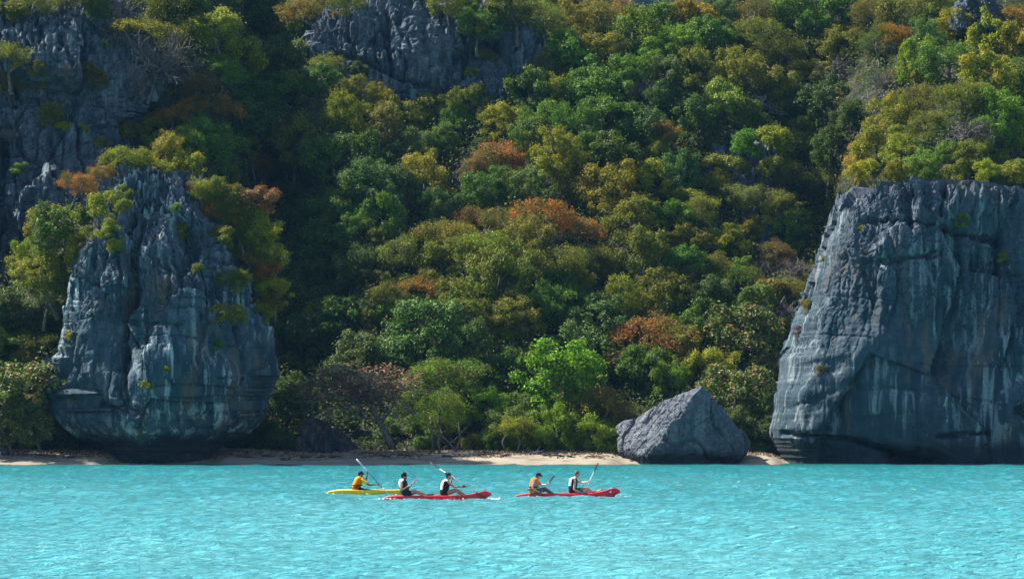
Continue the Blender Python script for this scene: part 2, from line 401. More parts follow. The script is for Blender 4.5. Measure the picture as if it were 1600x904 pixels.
# ------------------------------------------------------------------ rocks
def worley_facets(p, ncell, lo, hi, seed, amp, tilt):
    """Chipped planar facets: every cell has its own offset and tilt."""
    rs = np.random.default_rng(seed); c = rs.uniform(lo, hi, (ncell, 3)); off = rs.uniform(-1, 1, ncell) * amp; g = rs.normal(size=(ncell, 3)) * tilt
    out = np.zeros(len(p)); edge = np.zeros(len(p))
    for a in range(0, len(p), 20000):
        q = p[a:a + 20000]; d = ((q[:, None, :] - c[None]) ** 2 * np.array([1, 1, .45])).sum(-1)
        i2 = np.argpartition(d, 1, 1)[:, :2]; dd = np.take_along_axis(d, i2, 1); sw = dd[:, 0] > dd[:, 1]
        k = np.where(sw, i2[:, 1], i2[:, 0]); e = np.sqrt(np.maximum(dd, 0)); e = np.abs(e[:, 0] - e[:, 1])
        out[a:a + 20000] = off[k] + ((q - c[k]) * g[k]).sum(-1); edge[a:a + 20000] = e
    return out, edge
def poly_dist(px, py, line):
    d = np.full(px.shape, 1e9)
    for (x0, y0), (x1, y1) in zip(line[:-1], line[1:]):
        vx, vy = x1 - x0, y1 - y0; L = vx * vx + vy * vy + 1e-9
        u = np.clip(((px - x0) * vx + (py - y0) * vy) / L, 0, 1)
        d = np.minimum(d, np.hypot(px - x0 - u * vx, py - y0 - u * vy))
    return d
def rock_mesh(name, mat, prof, Yc, depth, nt=380, nz=300, n=2.5, amp=1.0, flute=.5, facets=40, facet_amp=.5, tilt=.12, lean=0.0,
              cracks=(), bumps=(), spike=.5, seed=0, depth_pow=.6, cleft=.42, rough=9.0, calm=0.0):
    """A solid rock: prof lists (photo row, left, right) of its outline, seen at its own distance Yc; depth is its real thickness."""
    prof = sorted(prof, key=lambda r: -r[0]); ys = np.array([r[0] for r in prof], float)
    Ls = np.array([r[1] for r in prof], float); Rs = np.array([r[2] for r in prof], float)
    v = np.linspace(0, 1, nz); rows = ys[0] + (ys[-1] - ys[0]) * v
    L = np.interp(-rows, -ys, Ls); R = np.interp(-rows, -ys, Rs)
    wq = np.stack([rows * .022, 0 * rows, 0 * rows + seed], -1); L = L + fbm(wq, 1.0, 4, seed + 13) * rough; R = R + fbm(wq, 1.0, 4, seed + 14) * rough
    z = CAMH + (HZ - rows) / F * Yc; cx = ((L + R) / 2 - 800) / F * Yc; a = (R - L) / 2 / F * Yc
    b = depth / 2 * (a / a.max()) ** depth_pow
    # more columns on the seaward side
    u = np.linspace(0, 1, nt, endpoint=False); th = -math.pi / 2 + 2 * math.pi * (u - .5) ; th = np.sign(u - .5) * (np.abs(u - .5) * 2) ** 1.35 * math.pi - math.pi / 2
    ct, st = np.cos(th), np.sin(th)
    ex = 2.0 / n; sx = np.sign(ct) * np.abs(ct) ** ex; sy = np.sign(st) * np.abs(st) ** ex
    zrel = (z - z[0])[:, None]
    X = cx[:, None] + a[:, None] * sx[None]; Y = Yc + b[:, None] * sy[None] + zrel * lean; Z = np.repeat(z[:, None], nt, 1)
    P0 = np.stack([X, Y, Z], -1)
    du = np.roll(P0, -1, 1) - np.roll(P0, 1, 1); dv = np.gradient(P0, axis=0)
    N = np.cross(du, dv); N /= (np.linalg.norm(N, axis=-1, keepdims=True) + 1e-9)
    p = P0.reshape(-1, 3); nn = N.reshape(-1, 3); hgt = ((p[:, 2] - z[0]) / (z[-1] - z[0] + 1e-6)); ruf = 1 - calm * (1 - smooth(hgt, .35, .72))
    fac, edge = worley_facets(p, facets, p.min(0), p.max(0), seed + 50, facet_amp, tilt)
    d = np.clip(fac, -facet_amp * 2.2, facet_amp * 2.2) - .14 * facet_amp * np.exp(-(edge / .16) ** 2)
    d += amp * (.60 * fbm(p, .22, 3, seed) + .20 * (.35 + .65 * ruf) * fbm(p * [1, 1, .55], .8, 4, seed + 1) + .085 * ruf * fbm(p, 3.0, 4, seed + 2))
    fl = ridged(p * [1, 1, .16], 1.1, 4, seed + 3); d += flute * ruf * (fl - .45) * .75
    cl = np.exp(-(perlin(p * [.48, .40, .055] + seed) / .045) ** 2) + .6 * np.exp(-(perlin(p * [1.0, .8, .10] + seed + 31) / .06) ** 2); d -= cleft * (.25 + .75 * ruf) * cl
    bd = np.exp(-(perlin(p * [.07, .07, .40] + seed + 11) / .035) ** 2); d -= cleft * .45 * bd
    d += amp * .16 * smooth(hgt, .45, 1.0) * fbm(p * [1, 1, .6], 1.9, 4, seed + 12)
    pit = ridged(p, 1.6, 3, seed + 5); d -= amp * .30 * ruf * np.clip(pit - .62, 0, 1) * 2.2
    ppx = 800 + p[:, 0] / Yc * F; ppy = HZ - (p[:, 2] - CAMH) / Yc * F; front = (nn[:, 1] < .35).astype(float)
    for line, w, dep in cracks:
        wob = fbm(p, .9, 3, seed + 8) * w * .9
        d -= front * dep * np.exp(-(np.clip(np.abs(poly_dist(ppx, ppy, line) + wob), 0, 1e3) / w) ** 2)
    for (bx, by, wx, wy, hh) in bumps: d += front * hh * np.exp(-((ppx - bx) / wx) ** 2 - ((ppy - by) / wy) ** 2)
    d -= d.mean() + .08; d *= (1 - .72 * smooth(np.abs(nn[:, 0]), .62, .97)) * (1 - .8 * smooth(-nn[:, 2], .12, .5))
    p = p + nn * d[:, None]
    G = p.reshape(nz, nt, 3); lo, hi = G[:, :, 0].min(1), G[:, :, 0].max(1); tl, tr = cx - a, cx + a
    ker = np.ones(13) / 13; sm = lambda q: np.convolve(np.pad(q, 6, mode='edge'), ker, 'valid'); lo, hi, tl, tr = sm(lo), sm(hi), sm(tl), sm(tr)
    G[:, :, 0] = tl[:, None] + (G[:, :, 0] - lo[:, None]) * ((tr - tl) / (hi - lo + 1e-6))[:, None]; p = G.reshape(-1, 3)
    jag = ridged(p * [1, 1, .2], 1.7, 3, seed + 6) - .5
    p[:, 2] += spike * jag * smooth(hgt, .72, 1.0)
    G = p.reshape(nz, nt, 3)
    # close the top with shrinking rings
    rings = [G]; top = G[-1]; cen = top.mean(0)
    for s in (.86, .68, .48, .26, .06):
        r = cen + (top - cen) * s; r[:, 2] = cen[2] + (top[:, 2] - cen[2]) * s + (1 - s) * min(a[-1] * .12, .3) + (ridged(r, 1.1, 3, seed + 9) - .5) * spike * .9
        rings.append(r[None])
    G = np.concatenate(rings, 0); V = G.reshape(-1, 3)
    org = np.array([cx[0], Yc, z[0]])
    me = mesh_np(name, V - org, grid_faces(G.shape[0], nt, True), [mat], False)
    o = obj(name, me, loc=tuple(org)); return o

stack = rock_mesh('sea_stack', M['rock_stack'],
    [(738, 178, 334), (718, 172, 338), (706, 170, 342), (697, 168, 350), (688, 150, 372), (676, 124, 392), (660, 100, 406), (640, 78, 418), (615, 66, 426), (590, 64, 430), (560, 74, 430),
     (528, 90, 428), (500, 102, 418), (470, 108, 404), (440, 110, 396), (415, 116, 386), (395, 122, 376), (370, 140, 364), (335, 148, 346), (305, 156, 320), (286, 166, 306), (270, 188, 292)],
    178.5, 12.5, nt=420, nz=330, amp=1.1, flute=.38, cleft=.34, facets=40, facet_amp=.75, tilt=.20, lean=.10, calm=.8, seed=21, spike=1.0,
    cracks=[([(212, 330), (222, 440), (208, 520), (213, 610), (220, 640)], 6, 1.3), ([(170, 632), (222, 640), (236, 642)], 4, .9),
            ([(225, 395), (176, 402)], 4, .7), ([(232, 345), (228, 480)], 5, 1.0), ([(100, 640), (160, 660)], 4, .5), ([(330, 480), (322, 600)], 5, .5),
            ([(212, 505), (262, 515), (300, 520)], 4, .45)],
    bumps=[(150, 520, 28, 90, .7), (205, 385, 26, 30, .8), (280, 430, 45, 60, .6), (330, 600, 50, 60, .6)])
tag(stack, 'tall undercut grey rock stack with a notched dark foot and shrubs on its shoulders', 'sea stack')

wall = rock_mesh('cliff', M['rock_wall'],
    [(738, 1216, 1900), (722, 1212, 1900), (705, 1208, 1900), (690, 1204, 1900), (675, 1201, 1900), (668, 1201, 1900), (640, 1206, 1900), (615, 1212, 1900), (560, 1226, 1900),
     (520, 1240, 1900), (480, 1254, 1900), (440, 1266, 1900), (390, 1284, 1900), (352, 1294, 1900), (330, 1304, 1900), (316, 1322, 1895), (306, 1345, 1885)],
    181, 17.0, nt=640, nz=320, n=3.4, amp=.8, flute=.30, cleft=.22, facets=60, facet_amp=.38, tilt=.11, lean=.09, rough=5.0, calm=.85, seed=33, spike=.7, depth_pow=.3,
    cracks=[([(1212, 676), (1260, 680), (1320, 690), (1372, 704), (1420, 712)], 4, 1.0), ([(1372, 708), (1400, 714), (1430, 716)], 9, 2.2), ([(1436, 680), (1510, 676)], 3, .6),
            ([(1330, 352), (1400, 358), (1450, 364)], 3, .8), ([(1446, 295), (1444, 345)], 4, .8), ([(1394, 315), (1398, 365)], 6, .8), ([(1450, 366), (1530, 385)], 5, .9),
            ([(1532, 370), (1530, 430)], 5, .8), ([(1330, 415), (1380, 418), (1440, 405)], 4, .6), ([(1276, 330), (1445, 312)], 2.5, .4), ([(1590, 600), (1560, 640), (1610, 690)], 7, 1.2)],
    bumps=[(1540, 640, 40, 40, .9), (1580, 560, 40, 60, .8), (1300, 700, 80, 14, -.6), (1480, 470, 60, 110, -.7), (1530, 330, 70, 40, .6)])
tag(wall, 'huge blue grey cliff wall with pale streaks rising straight from the turquoise water', 'cliff')

high = rock_mesh('cliff', M['rock_high'],
    [(260, 560, 830), (215, 520, 850), (190, 500, 858), (150, 484, 866), (110, 472, 868), (70, 466, 864), (50, 470, 855), (36, 490, 845), (24, 520, 830), (12, 560, 800), (4, 600, 770)],
    233, 22, nt=420, nz=220, n=4.0, amp=1.0, flute=.7, facets=60, facet_amp=.8, tilt=.16, lean=.42, cleft=.6, seed=44, spike=.8,
    cracks=[([(604, 30), (612, 80), (616, 130)], 4, 1.6), ([(548, 45), (552, 80)], 3, 1.0), ([(520, 92), (580, 118), (640, 145), (690, 160)], 3.5, 1.0), ([(668, 20), (672, 110)], 4, .9),
            ([(592, 70), (594, 125)], 3, .8), ([(630, 30), (628, 60)], 3, .8), ([(730, 60), (728, 140)], 4, .8)],
    bumps=[(700, 150, 60, 20, .8), (585, 30, 40, 20, 1.0)])
tag(high, 'fluted grey cliff face high on the wooded slope with dark vertical clefts', 'cliff')

ledge = rock_mesh('cliff', M['rock_high'],
    [(560, -260, 190), (430, -260, 200), (380, -260, 206), (320, -260, 214), (260, -260, 226), (200, -260, 244), (150, -260, 262), (110, -260, 256), (70, -255, 240), (40, -250, 215), (15, -240, 190), (0, -220, 170)],
    207, 24, nt=460, nz=280, n=2.6, amp=1.5, flute=.6, facets=70, facet_amp=1.3, tilt=.26, lean=.42, cleft=.7, seed=55, spike=1.2,
    cracks=[([(18, 230), (22, 330), (10, 420)], 7, 1.6), ([(60, 350), (70, 430)], 6, 1.2), ([(100, 33), (180, 48)], 4, 1.0), ([(115, 40), (140, 90)], 4, .9), ([(140, 130), (170, 180)], 4, .9),
            ([(228, 130), (232, 190)], 5, 1.2), ([(90, 220), (110, 300)], 6, .9), ([(40, 120), (30, 170)], 6, 1.2)],
    bumps=[(60, 330, 60, 70, 1.2), (150, 200, 70, 50, 1.0), (190, 130, 60, 30, .8)])
tag(ledge, 'broken ledged grey cliff with dark clefts rising behind the undercut rock stack', 'cliff')

vine_wall = rock_mesh('cliff', M['rock_high'],
    [(500, 1060, 1290), (440, 1062, 1285), (380, 1066, 1270), (320, 1076, 1250), (270, 1090, 1236), (235, 1110, 1215)],
    216, 14, nt=260, nz=180, n=2.6, amp=1.1, flute=1.0, facets=40, facet_amp=.7, tilt=.16, lean=.3, seed=66, spike=.8,
    cracks=[([(1185, 260), (1182, 340)], 4, 1.2), ([(1130, 280), (1125, 380)], 4, .9)])
tag(vine_wall, 'shaded blue grey rock face half hidden by hanging shrubs on the middle slope', 'cliff')

knoll = rock_mesh('cliff', M['rock_high'],
    [(60, 1475, 1590), (40, 1482, 1582), (20, 1490, 1572), (0, 1498, 1562), (-20, 1510, 1550)],
    226, 8, nt=140, nz=90, amp=.9, flute=.7, facets=20, facet_amp=.6, tilt=.16, lean=.2, seed=77, spike=.8)
tag(knoll, 'small dark rock outcrop among orange trees near the top of the slope', 'outcrop')

red = rock_mesh('boulder', M['rock_red'],
    [(716, 452, 566), (705, 456, 560), (690, 462, 545), (675, 468, 530), (662, 474, 505), (655, 478, 492)],
    180.5, 4.5, nt=160, nz=90, n=2.2, amp=.5, flute=.3, facets=18, facet_amp=.35, tilt=.2, lean=.2, seed=88, spike=.3)
tag(red, 'low reddish grey rock slab in shade at the back of the beach', 'boulder')

def build_boulder():
    """The pointed boulder: a block with flat broken faces, then weathered."""
    import bmesh
    Yc = 175.0; org = P(1068, 726, Yc); org.z = 0
    pts = [(1097, 601, -2.2), (1062, 614, -.4), (1030, 630, .9), (1000, 652, 1.7), (968, 667, 3.0), (963, 690, 2.7), (970, 716, 1.9), (982, 742, 1.4), (1008, 714, -2.9), (1014, 742, -2.6), (1086, 700, -3.0), (1090, 742, -2.7), (1144, 700, -2.4), (1142, 742, -1.9),
           (1170, 690, -.2), (1160, 708, -.2), (1152, 742, .2), (1158, 676, -.4), (1141, 652, -1.2), (1118, 626, -1.8), (984, 742, 3.6), (1150, 742, 3.2), (1140, 670, 2.6), (1000, 672, 3.6), (1092, 612, .6)]
    bm = bmesh.new(); vs = [bm.verts.new(P(x, y, Yc + d) - org) for x, y, d in pts]; bmesh.ops.convex_hull(bm, input=vs)
    bmesh.ops.delete(bm, geom=[v for v in bm.verts if not v.link_faces], context='VERTS'); me0 = bpy.data.meshes.new('shape'); bm.to_mesh(me0); bm.free()
    o = obj('shape', me0); m = o.modifiers.new('r', 'REMESH'); m.mode = 'VOXEL'; m.voxel_size = .045; q = o.modifiers.new('s', 'SMOOTH'); q.iterations = 1; q.factor = .3
    me = bpy.data.meshes.new_from_object(o.evaluated_get(bpy.context.evaluated_depsgraph_get())); bpy.data.objects.remove(o); me.name = 'boulder'
    n = len(me.vertices); co = np.zeros(n * 3, np.float32); me.vertices.foreach_get('co', co); p = co.reshape(-1, 3).astype(float)
    nr = np.zeros(n * 3, np.float32); me.vertex_normals.foreach_get('vector', nr); nn = nr.reshape(-1, 3)
    gr = ridged(np.stack([p[:, 0] * .75 - p[:, 2] * .9, p[:, 1] * .7, (p[:, 0] + p[:, 2]) * .16], -1), 1.5, 4, 4)      # grooves down the sunlit flank
    lit = smooth(-nn[:, 0], .1, .5)
    fac, edge = worley_facets(p, 46, p.min(0), p.max(0), 5, .10, .05)
    d = np.clip(fac, -.2, .2) - .05 * np.exp(-(edge / .07) ** 2) + .05 * fbm(p, .7, 4, 7) + .022 * fbm(p, 3.2, 4, 8) + (.03 + .13 * lit) * (gr - .55)
    d -= .30 * np.exp(-(perlin(p * [.5, .45, .22] + 3) / .05) ** 2) * (1 - lit * .6) + .14 * np.clip(ridged(p, 1.9, 3, 3) - .6, 0, 1) * 2
    d -= .25 * smooth(p[:, 2], .75, .15)
    p = p + nn * d[:, None]; me.vertices.foreach_set('co', p.astype(np.float32).ravel()); me.materials.clear(); me.materials.append(M['rock_boulder'])
    me.polygons.foreach_set('use_smooth', np.zeros(len(me.polygons), bool)); me.update()
    ob = obj('boulder', me, loc=org)
    tag(ob, 'pointed pyramid boulder standing in the shallows, one flank sunlit and one in shade', 'boulder')
build_boulder()
def small_rock(px, py, r, label, seed, mat='rock_boulder', Y=None):
    Y = Y or 174.0; c = P(px, py, Y); rs = np.random.default_rng(seed)
    nt, nz = 40, 22; th = np.linspace(0, 2 * math.pi, nt, endpoint=False); ph = np.linspace(-.9, math.pi / 2, nz); T, H = np.meshgrid(th, ph)
    D = np.stack([np.cos(H) * np.cos(T) * 1.2, np.cos(H) * np.sin(T), np.sin(H) * .85], -1).reshape(-1, 3)
    d = 1 + .35 * fbm(D + seed, 1.1, 4, seed) + .1 * fbm(D + seed, 4, 3, seed)
    ob = obj('rock', mesh_np('rock', D * (r * d)[:, None], grid_faces(nz, nt, True), [M[mat]], False), loc=c); tag(ob, label, 'rock')
small_rock(942, 722, .28, 'knee-high dark rock at the water edge just beside the pointed boulder', 1)
small_rock(4, 708, .62, 'grey rock on the sand at the far end of the beach under the almond tree', 2, Y=177)
small_rock(1196, 722, .25, 'little rock on the sand between the pointed boulder and the cliff foot', 3)

# ------------------------------------------------------------------ trees and shrubs
def rand_dirs(n, rs, up=0.0):
    d = rs.normal(size=(n, 3)); d[:, 2] += up; return d / np.linalg.norm(d, axis=1)[:, None]
def leaves_mesh(name, C, Nn, L, W, mat, rs, extra=None):
    """One small folded leaf face (two triangles) at every point C, facing Nn."""
    n = len(C); t = np.cross(Nn, rand_dirs(n, rs)); t /= np.linalg.norm(t, axis=1)[:, None] + 1e-9; b = np.cross(Nn, t)
    L = np.broadcast_to(np.asarray(L, float), (n,))[:, None]; W = np.broadcast_to(np.asarray(W, float), (n,))[:, None]
    V = np.stack([C - t * L * .5, C + b * W * .5 + Nn * W * .12, C + t * L * .5 - Nn * L * .10, C - b * W * .5 + Nn * W * .12], 1).reshape(-1, 3)
    Fq = np.arange(n * 4).reshape(n, 4); tri = np.concatenate([Fq[:, [0, 1, 2]], Fq[:, [0, 2, 3]]])
    return mesh_np(name, V, tri, [mat])
def crown_points(rs, n, nl, flat, lobe, up=.8, hollow=.0, lean=0.0, spread=1.0):
    """Points and normals over the lobes of a crown about one unit in radius."""
    d = rand_dirs(nl, rs, .35); rad = rs.uniform(.40, .95, nl) ** .8 * np.clip(1 + .35 * fbm(d, 1.1, 2, int(rs.integers(50))), .6, 1.4); lr = lobe * rs.uniform(.55, 1.3, nl)
    c = d * rad[:, None]; c[:, 2] *= flat; c[:, :2] *= spread; c[:, 0] += c[:, 2] * lean
    pick = rs.choice(nl, n * 2, p=lr ** 2 / (lr ** 2).sum()); dd = rand_dirs(n * 2, rs, up)
    r = lr[pick] * rs.uniform(.62, 1.05, n * 2); q = c[pick] + dd * r[:, None] * np.array([1, 1, .8])
    dep = np.sqrt((((q[:, None, :] - c[None]) * np.array([1, 1, 1.2])) ** 2).sum(-1)) / lr[None]
    keep = (dep.min(1) > .5) | (rs.random(n * 2) < .18); q, dd = q[keep][:n], dd[keep][:n]
    q = q + rs.normal(size=q.shape) * .024 * (1 + 2.4 * (rs.random((len(q), 1)) < .22)); nn = dd + rs.normal(size=q.shape) * .6; nn[:, 2] += .35; nn /= np.linalg.norm(nn, axis=1)[:, None]
    return q, nn, c
def twig_mesh(name, rs, n, mat, reach=1.0, flat=.7, droop=.0, thick=.018):
    """Bare forking branches, one unit in radius."""
    mb = MB()
    for _ in range(n):
        d = Vector(rand_dirs(1, rs, .8)[0]); p = Vector((0, 0, -.25)) + Vector(rs.normal(size=3)) * .08; pts = [p.copy()]; rr = [thick * 1.6]
        for k in range(5):
            d = (d + Vector(rs.normal(size=3)) * .34 + Vector((0, 0, -droop * k * .12))).normalized(); p = p + Vector((d.x, d.y, d.z * flat)) * .21 * reach; pts.append(p.copy()); rr.append(thick * (1.2 - .2 * k))
            if k >= 1:
                for _ in range(2):
                    e = (d + Vector(rs.normal(size=3)) * .7).normalized(); q = p + e * .17; q2 = q + (e + Vector(rs.normal(size=3)) * .5).normalized() * .15
                    mb.tube([p, q, q2], [thick * .6, thick * .42, thick * .2], 3, False)
        mb.tube(pts, rr, 3, False)
    return mb.mesh(name, [mat], False)
def trunk_mesh(name, rs, mat, h=1.7, r=.075, limbs=6, lean=.2, top=.15):
    mb = MB(); a = rs.uniform(0, 6.28); lx, ly = math.cos(a) * lean, math.sin(a) * lean; pts = []
    for k in range(7):
        u = k / 6; pts.append((lx * (1 - u) * h + .06 * math.sin(u * 5 + a), ly * (1 - u) * h + .05 * math.cos(u * 4 + a), -h + u * (h + top)))
    mb.tube(pts, [r * (1.5 if k == 0 else 1.05 - .09 * k) for k in range(7)], 8)
    for k in range(limbs):
        s0 = Vector(pts[3 + k % 4]); d = Vector(rand_dirs(1, rs, .7)[0]); d.z = abs(d.z) * .7 + .15
        p1 = s0 + d * .30; p2 = p1 + (d + Vector(rs.normal(size=3)) * .35).normalized() * .32; p3 = p2 + (d + Vector((0, 0, .3)) + Vector(rs.normal(size=3)) * .35).normalized() * .25
        mb.tube([s0, p1, p2, p3], [r * .55, r * .42, r * .28, r * .12], 5)
    return mb.mesh(name, [mat])

VAR = {}
def make_variants():
    for kind, nv in (('broad', 7), ('airy', 6), ('spread', 5), ('shrub', 6), ('bare', 4), ('almond', 2), ('sparse', 2), ('fine', 6), ('snag', 3), ('rosette', 2)):
        VAR[kind] = []
        for i in range(nv):
            rs = np.random.default_rng(hash((len(kind) * 7 + ord(kind[0]) * 13 + ord(kind[1]), i)) % (2 ** 31))
            tk = trunk_mesh('trunk', rs, M['bark'] if kind != 'bare' else M['twig'], r=.075 if kind != 'bare' else .035, h=1.7 if kind != 'bare' else 1.0)
            if kind == 'broad':
                q, nn, c = crown_points(rs, 9500, 54, .9, .21); me = leaves_mesh('crown', q, nn, rs.uniform(.05, .115, len(q)), rs.uniform(.03, .058, len(q)), M['leaf'], rs)
            elif kind == 'fine':
                q, nn, c = crown_points(rs, 10500, 70, .95, .185); me = leaves_mesh('crown', q, nn, rs.uniform(.04, .085, len(q)), rs.uniform(.028, .045, len(q)), M['leaf'], rs)
            elif kind == 'airy':
                q, nn, c = crown_points(rs, 6500, 70, .8, .19, up=.3); q = q + rs.normal(size=q.shape) * .05
                me = leaves_mesh('crown', q, nn, rs.uniform(.05, .10, len(q)), rs.uniform(.022, .04, len(q)), M['leaf_airy'], rs)
            elif kind == 'spread':
                q, nn, c = crown_points(rs, 7000, 46, .42, .20, up=.7); q[:, :2] *= 1.12; q[:, 2] += .15 - .22 * (q[:, 0] ** 2 + q[:, 1] ** 2); q = q + rs.normal(size=q.shape) * .045
                me = leaves_mesh('crown', q, nn, rs.uniform(.045, .095, len(q)), rs.uniform(.022, .042, len(q)), M['leaf_airy'], rs)
            elif kind == 'shrub':
                q, nn, c = crown_points(rs, 4200, 22, .75, .34); me = leaves_mesh('crown', q, nn, rs.uniform(.08, .15, len(q)), rs.uniform(.045, .075, len(q)), M['leaf'], rs)
            elif kind == 'bare':
                me = twig_mesh('crown', rs, 46, M['twig'])
            elif kind == 'snag':
                me = twig_mesh('crown', rs, 9, M['bark_pale'], 1.0, 1.1, 0, .034)
            elif kind == 'rosette':
                C, Nn, Ln, V = [], [], [], []
                for q in range(90):
                    d = rand_dirs(1, rs, .5)[0]; s = np.cross(d, [0, 0, 1]); s /= np.linalg.norm(s) + 1e-6; pts = []
                    for k in range(5):
                        u = k / 4; w = .045 * (1 - u) + .004; m = d * u * .95 + np.array([0, 0, -.45 * u * u]); pts += [m - s * w, m + s * w]
                    V.append(pts)
                V = np.array(V).reshape(-1, 3); b = (np.arange(90) * 10)[:, None]; Fr = np.concatenate([b + np.array([[2 * k, 2 * k + 1, 2 * k + 3, 2 * k + 2]]) for k in range(4)])
                me = mesh_np('crown', V, Fr, [M['leaf']])
            elif kind == 'almond':
                q, nn, c = crown_points(rs, 5200, 60, .95, .22); me = leaves_mesh('crown', q, nn, rs.uniform(.07, .12, len(q)), rs.uniform(.045, .075, len(q)), M['almond_leaf'], rs)
            else:
                q, nn, c = crown_points(rs, 4600, 80, .6, .16); q = q + rs.normal(size=q.shape) * .04; me = leaves_mesh('crown', q, nn, rs.uniform(.05, .085, len(q)), rs.uniform(.03, .05, len(q)), M['almond_sparse'], rs)
            VAR[kind].append((me, tk, twig_mesh('branches', rs, 26, M['twig'], .95) if kind in ('sparse',) else None))
make_variants()
NVAR = {}
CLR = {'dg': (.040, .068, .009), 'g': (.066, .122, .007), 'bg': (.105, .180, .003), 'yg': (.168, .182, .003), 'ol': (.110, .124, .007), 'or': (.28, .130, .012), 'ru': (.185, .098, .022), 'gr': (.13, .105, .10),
       'bl': (.060, .112, .018), 'yl': (.26, .205, .005), 'br': (.135, .108, .012), 'pg': (.125, .155, .03)}
CNAME = {'dg': 'dark green', 'g': 'mid green', 'bg': 'bright green', 'yg': 'yellow green', 'ol': 'olive', 'or': 'orange leaved', 'ru': 'rust brown', 'gr': 'grey leafless', 'bl': 'bluish green', 'yl': 'golden yellow',
         'br': 'brownish olive', 'pg': 'pale green'}
KNAME = {'broad': 'bushy tree', 'airy': 'airy tree', 'spread': 'flat-topped tree', 'shrub': 'shrub', 'bare': 'bare twiggy tree', 'almond': 'big-leaved tree', 'sparse': 'half-bare tree', 'fine': 'dense tree', 'snag': 'dead snag', 'rosette': 'spiky rosette plant'}
PLACED = []      # (px, py, r, kind, colour, root)
def place_tree(px, py, r, kind, col, label=None, Y=None, squash=None, rs=RNG, trunk=True, flat=None):
    """A tree whose crown is r photo pixels in radius; it stands on the slope below its crown."""
    if Y is None: Y = float(Yt(np.array([px]), np.array([min(py + .75 * r, 716)]))[0])
    r = r * .92; R = r * Y / F; k = NVAR.get(kind, 0); NVAR[kind] = k + 1
    me, tk, br = VAR[kind][(k * 5 + int(rs.integers(0, 2))) % len(VAR[kind])]
    c = P(px, py, Y)
    root = thing('tree' if kind not in ('shrub', 'rosette') else 'shrub', c, label or '', 'tree' if kind not in ('shrub', 'rosette') else 'shrub', rz=float(rs.uniform(0, 6.28)))
    sx = R * rs.uniform(1.0, 1.3); sz = R * (squash or (rs.uniform(.95, 1.35) if kind in ('broad', 'fine', 'shrub') else rs.uniform(.85, 1.1))); root.scale = (sx, sx * rs.uniform(.72, 1.15), sz); root.rotation_euler[0] = float(rs.normal(0, .13)); root.rotation_euler[1] = float(rs.normal(0, .13))
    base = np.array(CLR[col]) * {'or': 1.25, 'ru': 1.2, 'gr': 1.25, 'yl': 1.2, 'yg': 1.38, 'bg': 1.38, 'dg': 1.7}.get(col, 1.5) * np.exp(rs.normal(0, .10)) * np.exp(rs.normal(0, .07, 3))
    o = obj('crown', me, root); o.color = (*base, 1)
    if br is not None: obj('branches', br, root)
    if trunk and kind not in ('shrub', 'rosette'): obj('trunk', tk, root)
    PLACED.append([px, py, r, kind, col, root, label]); return root

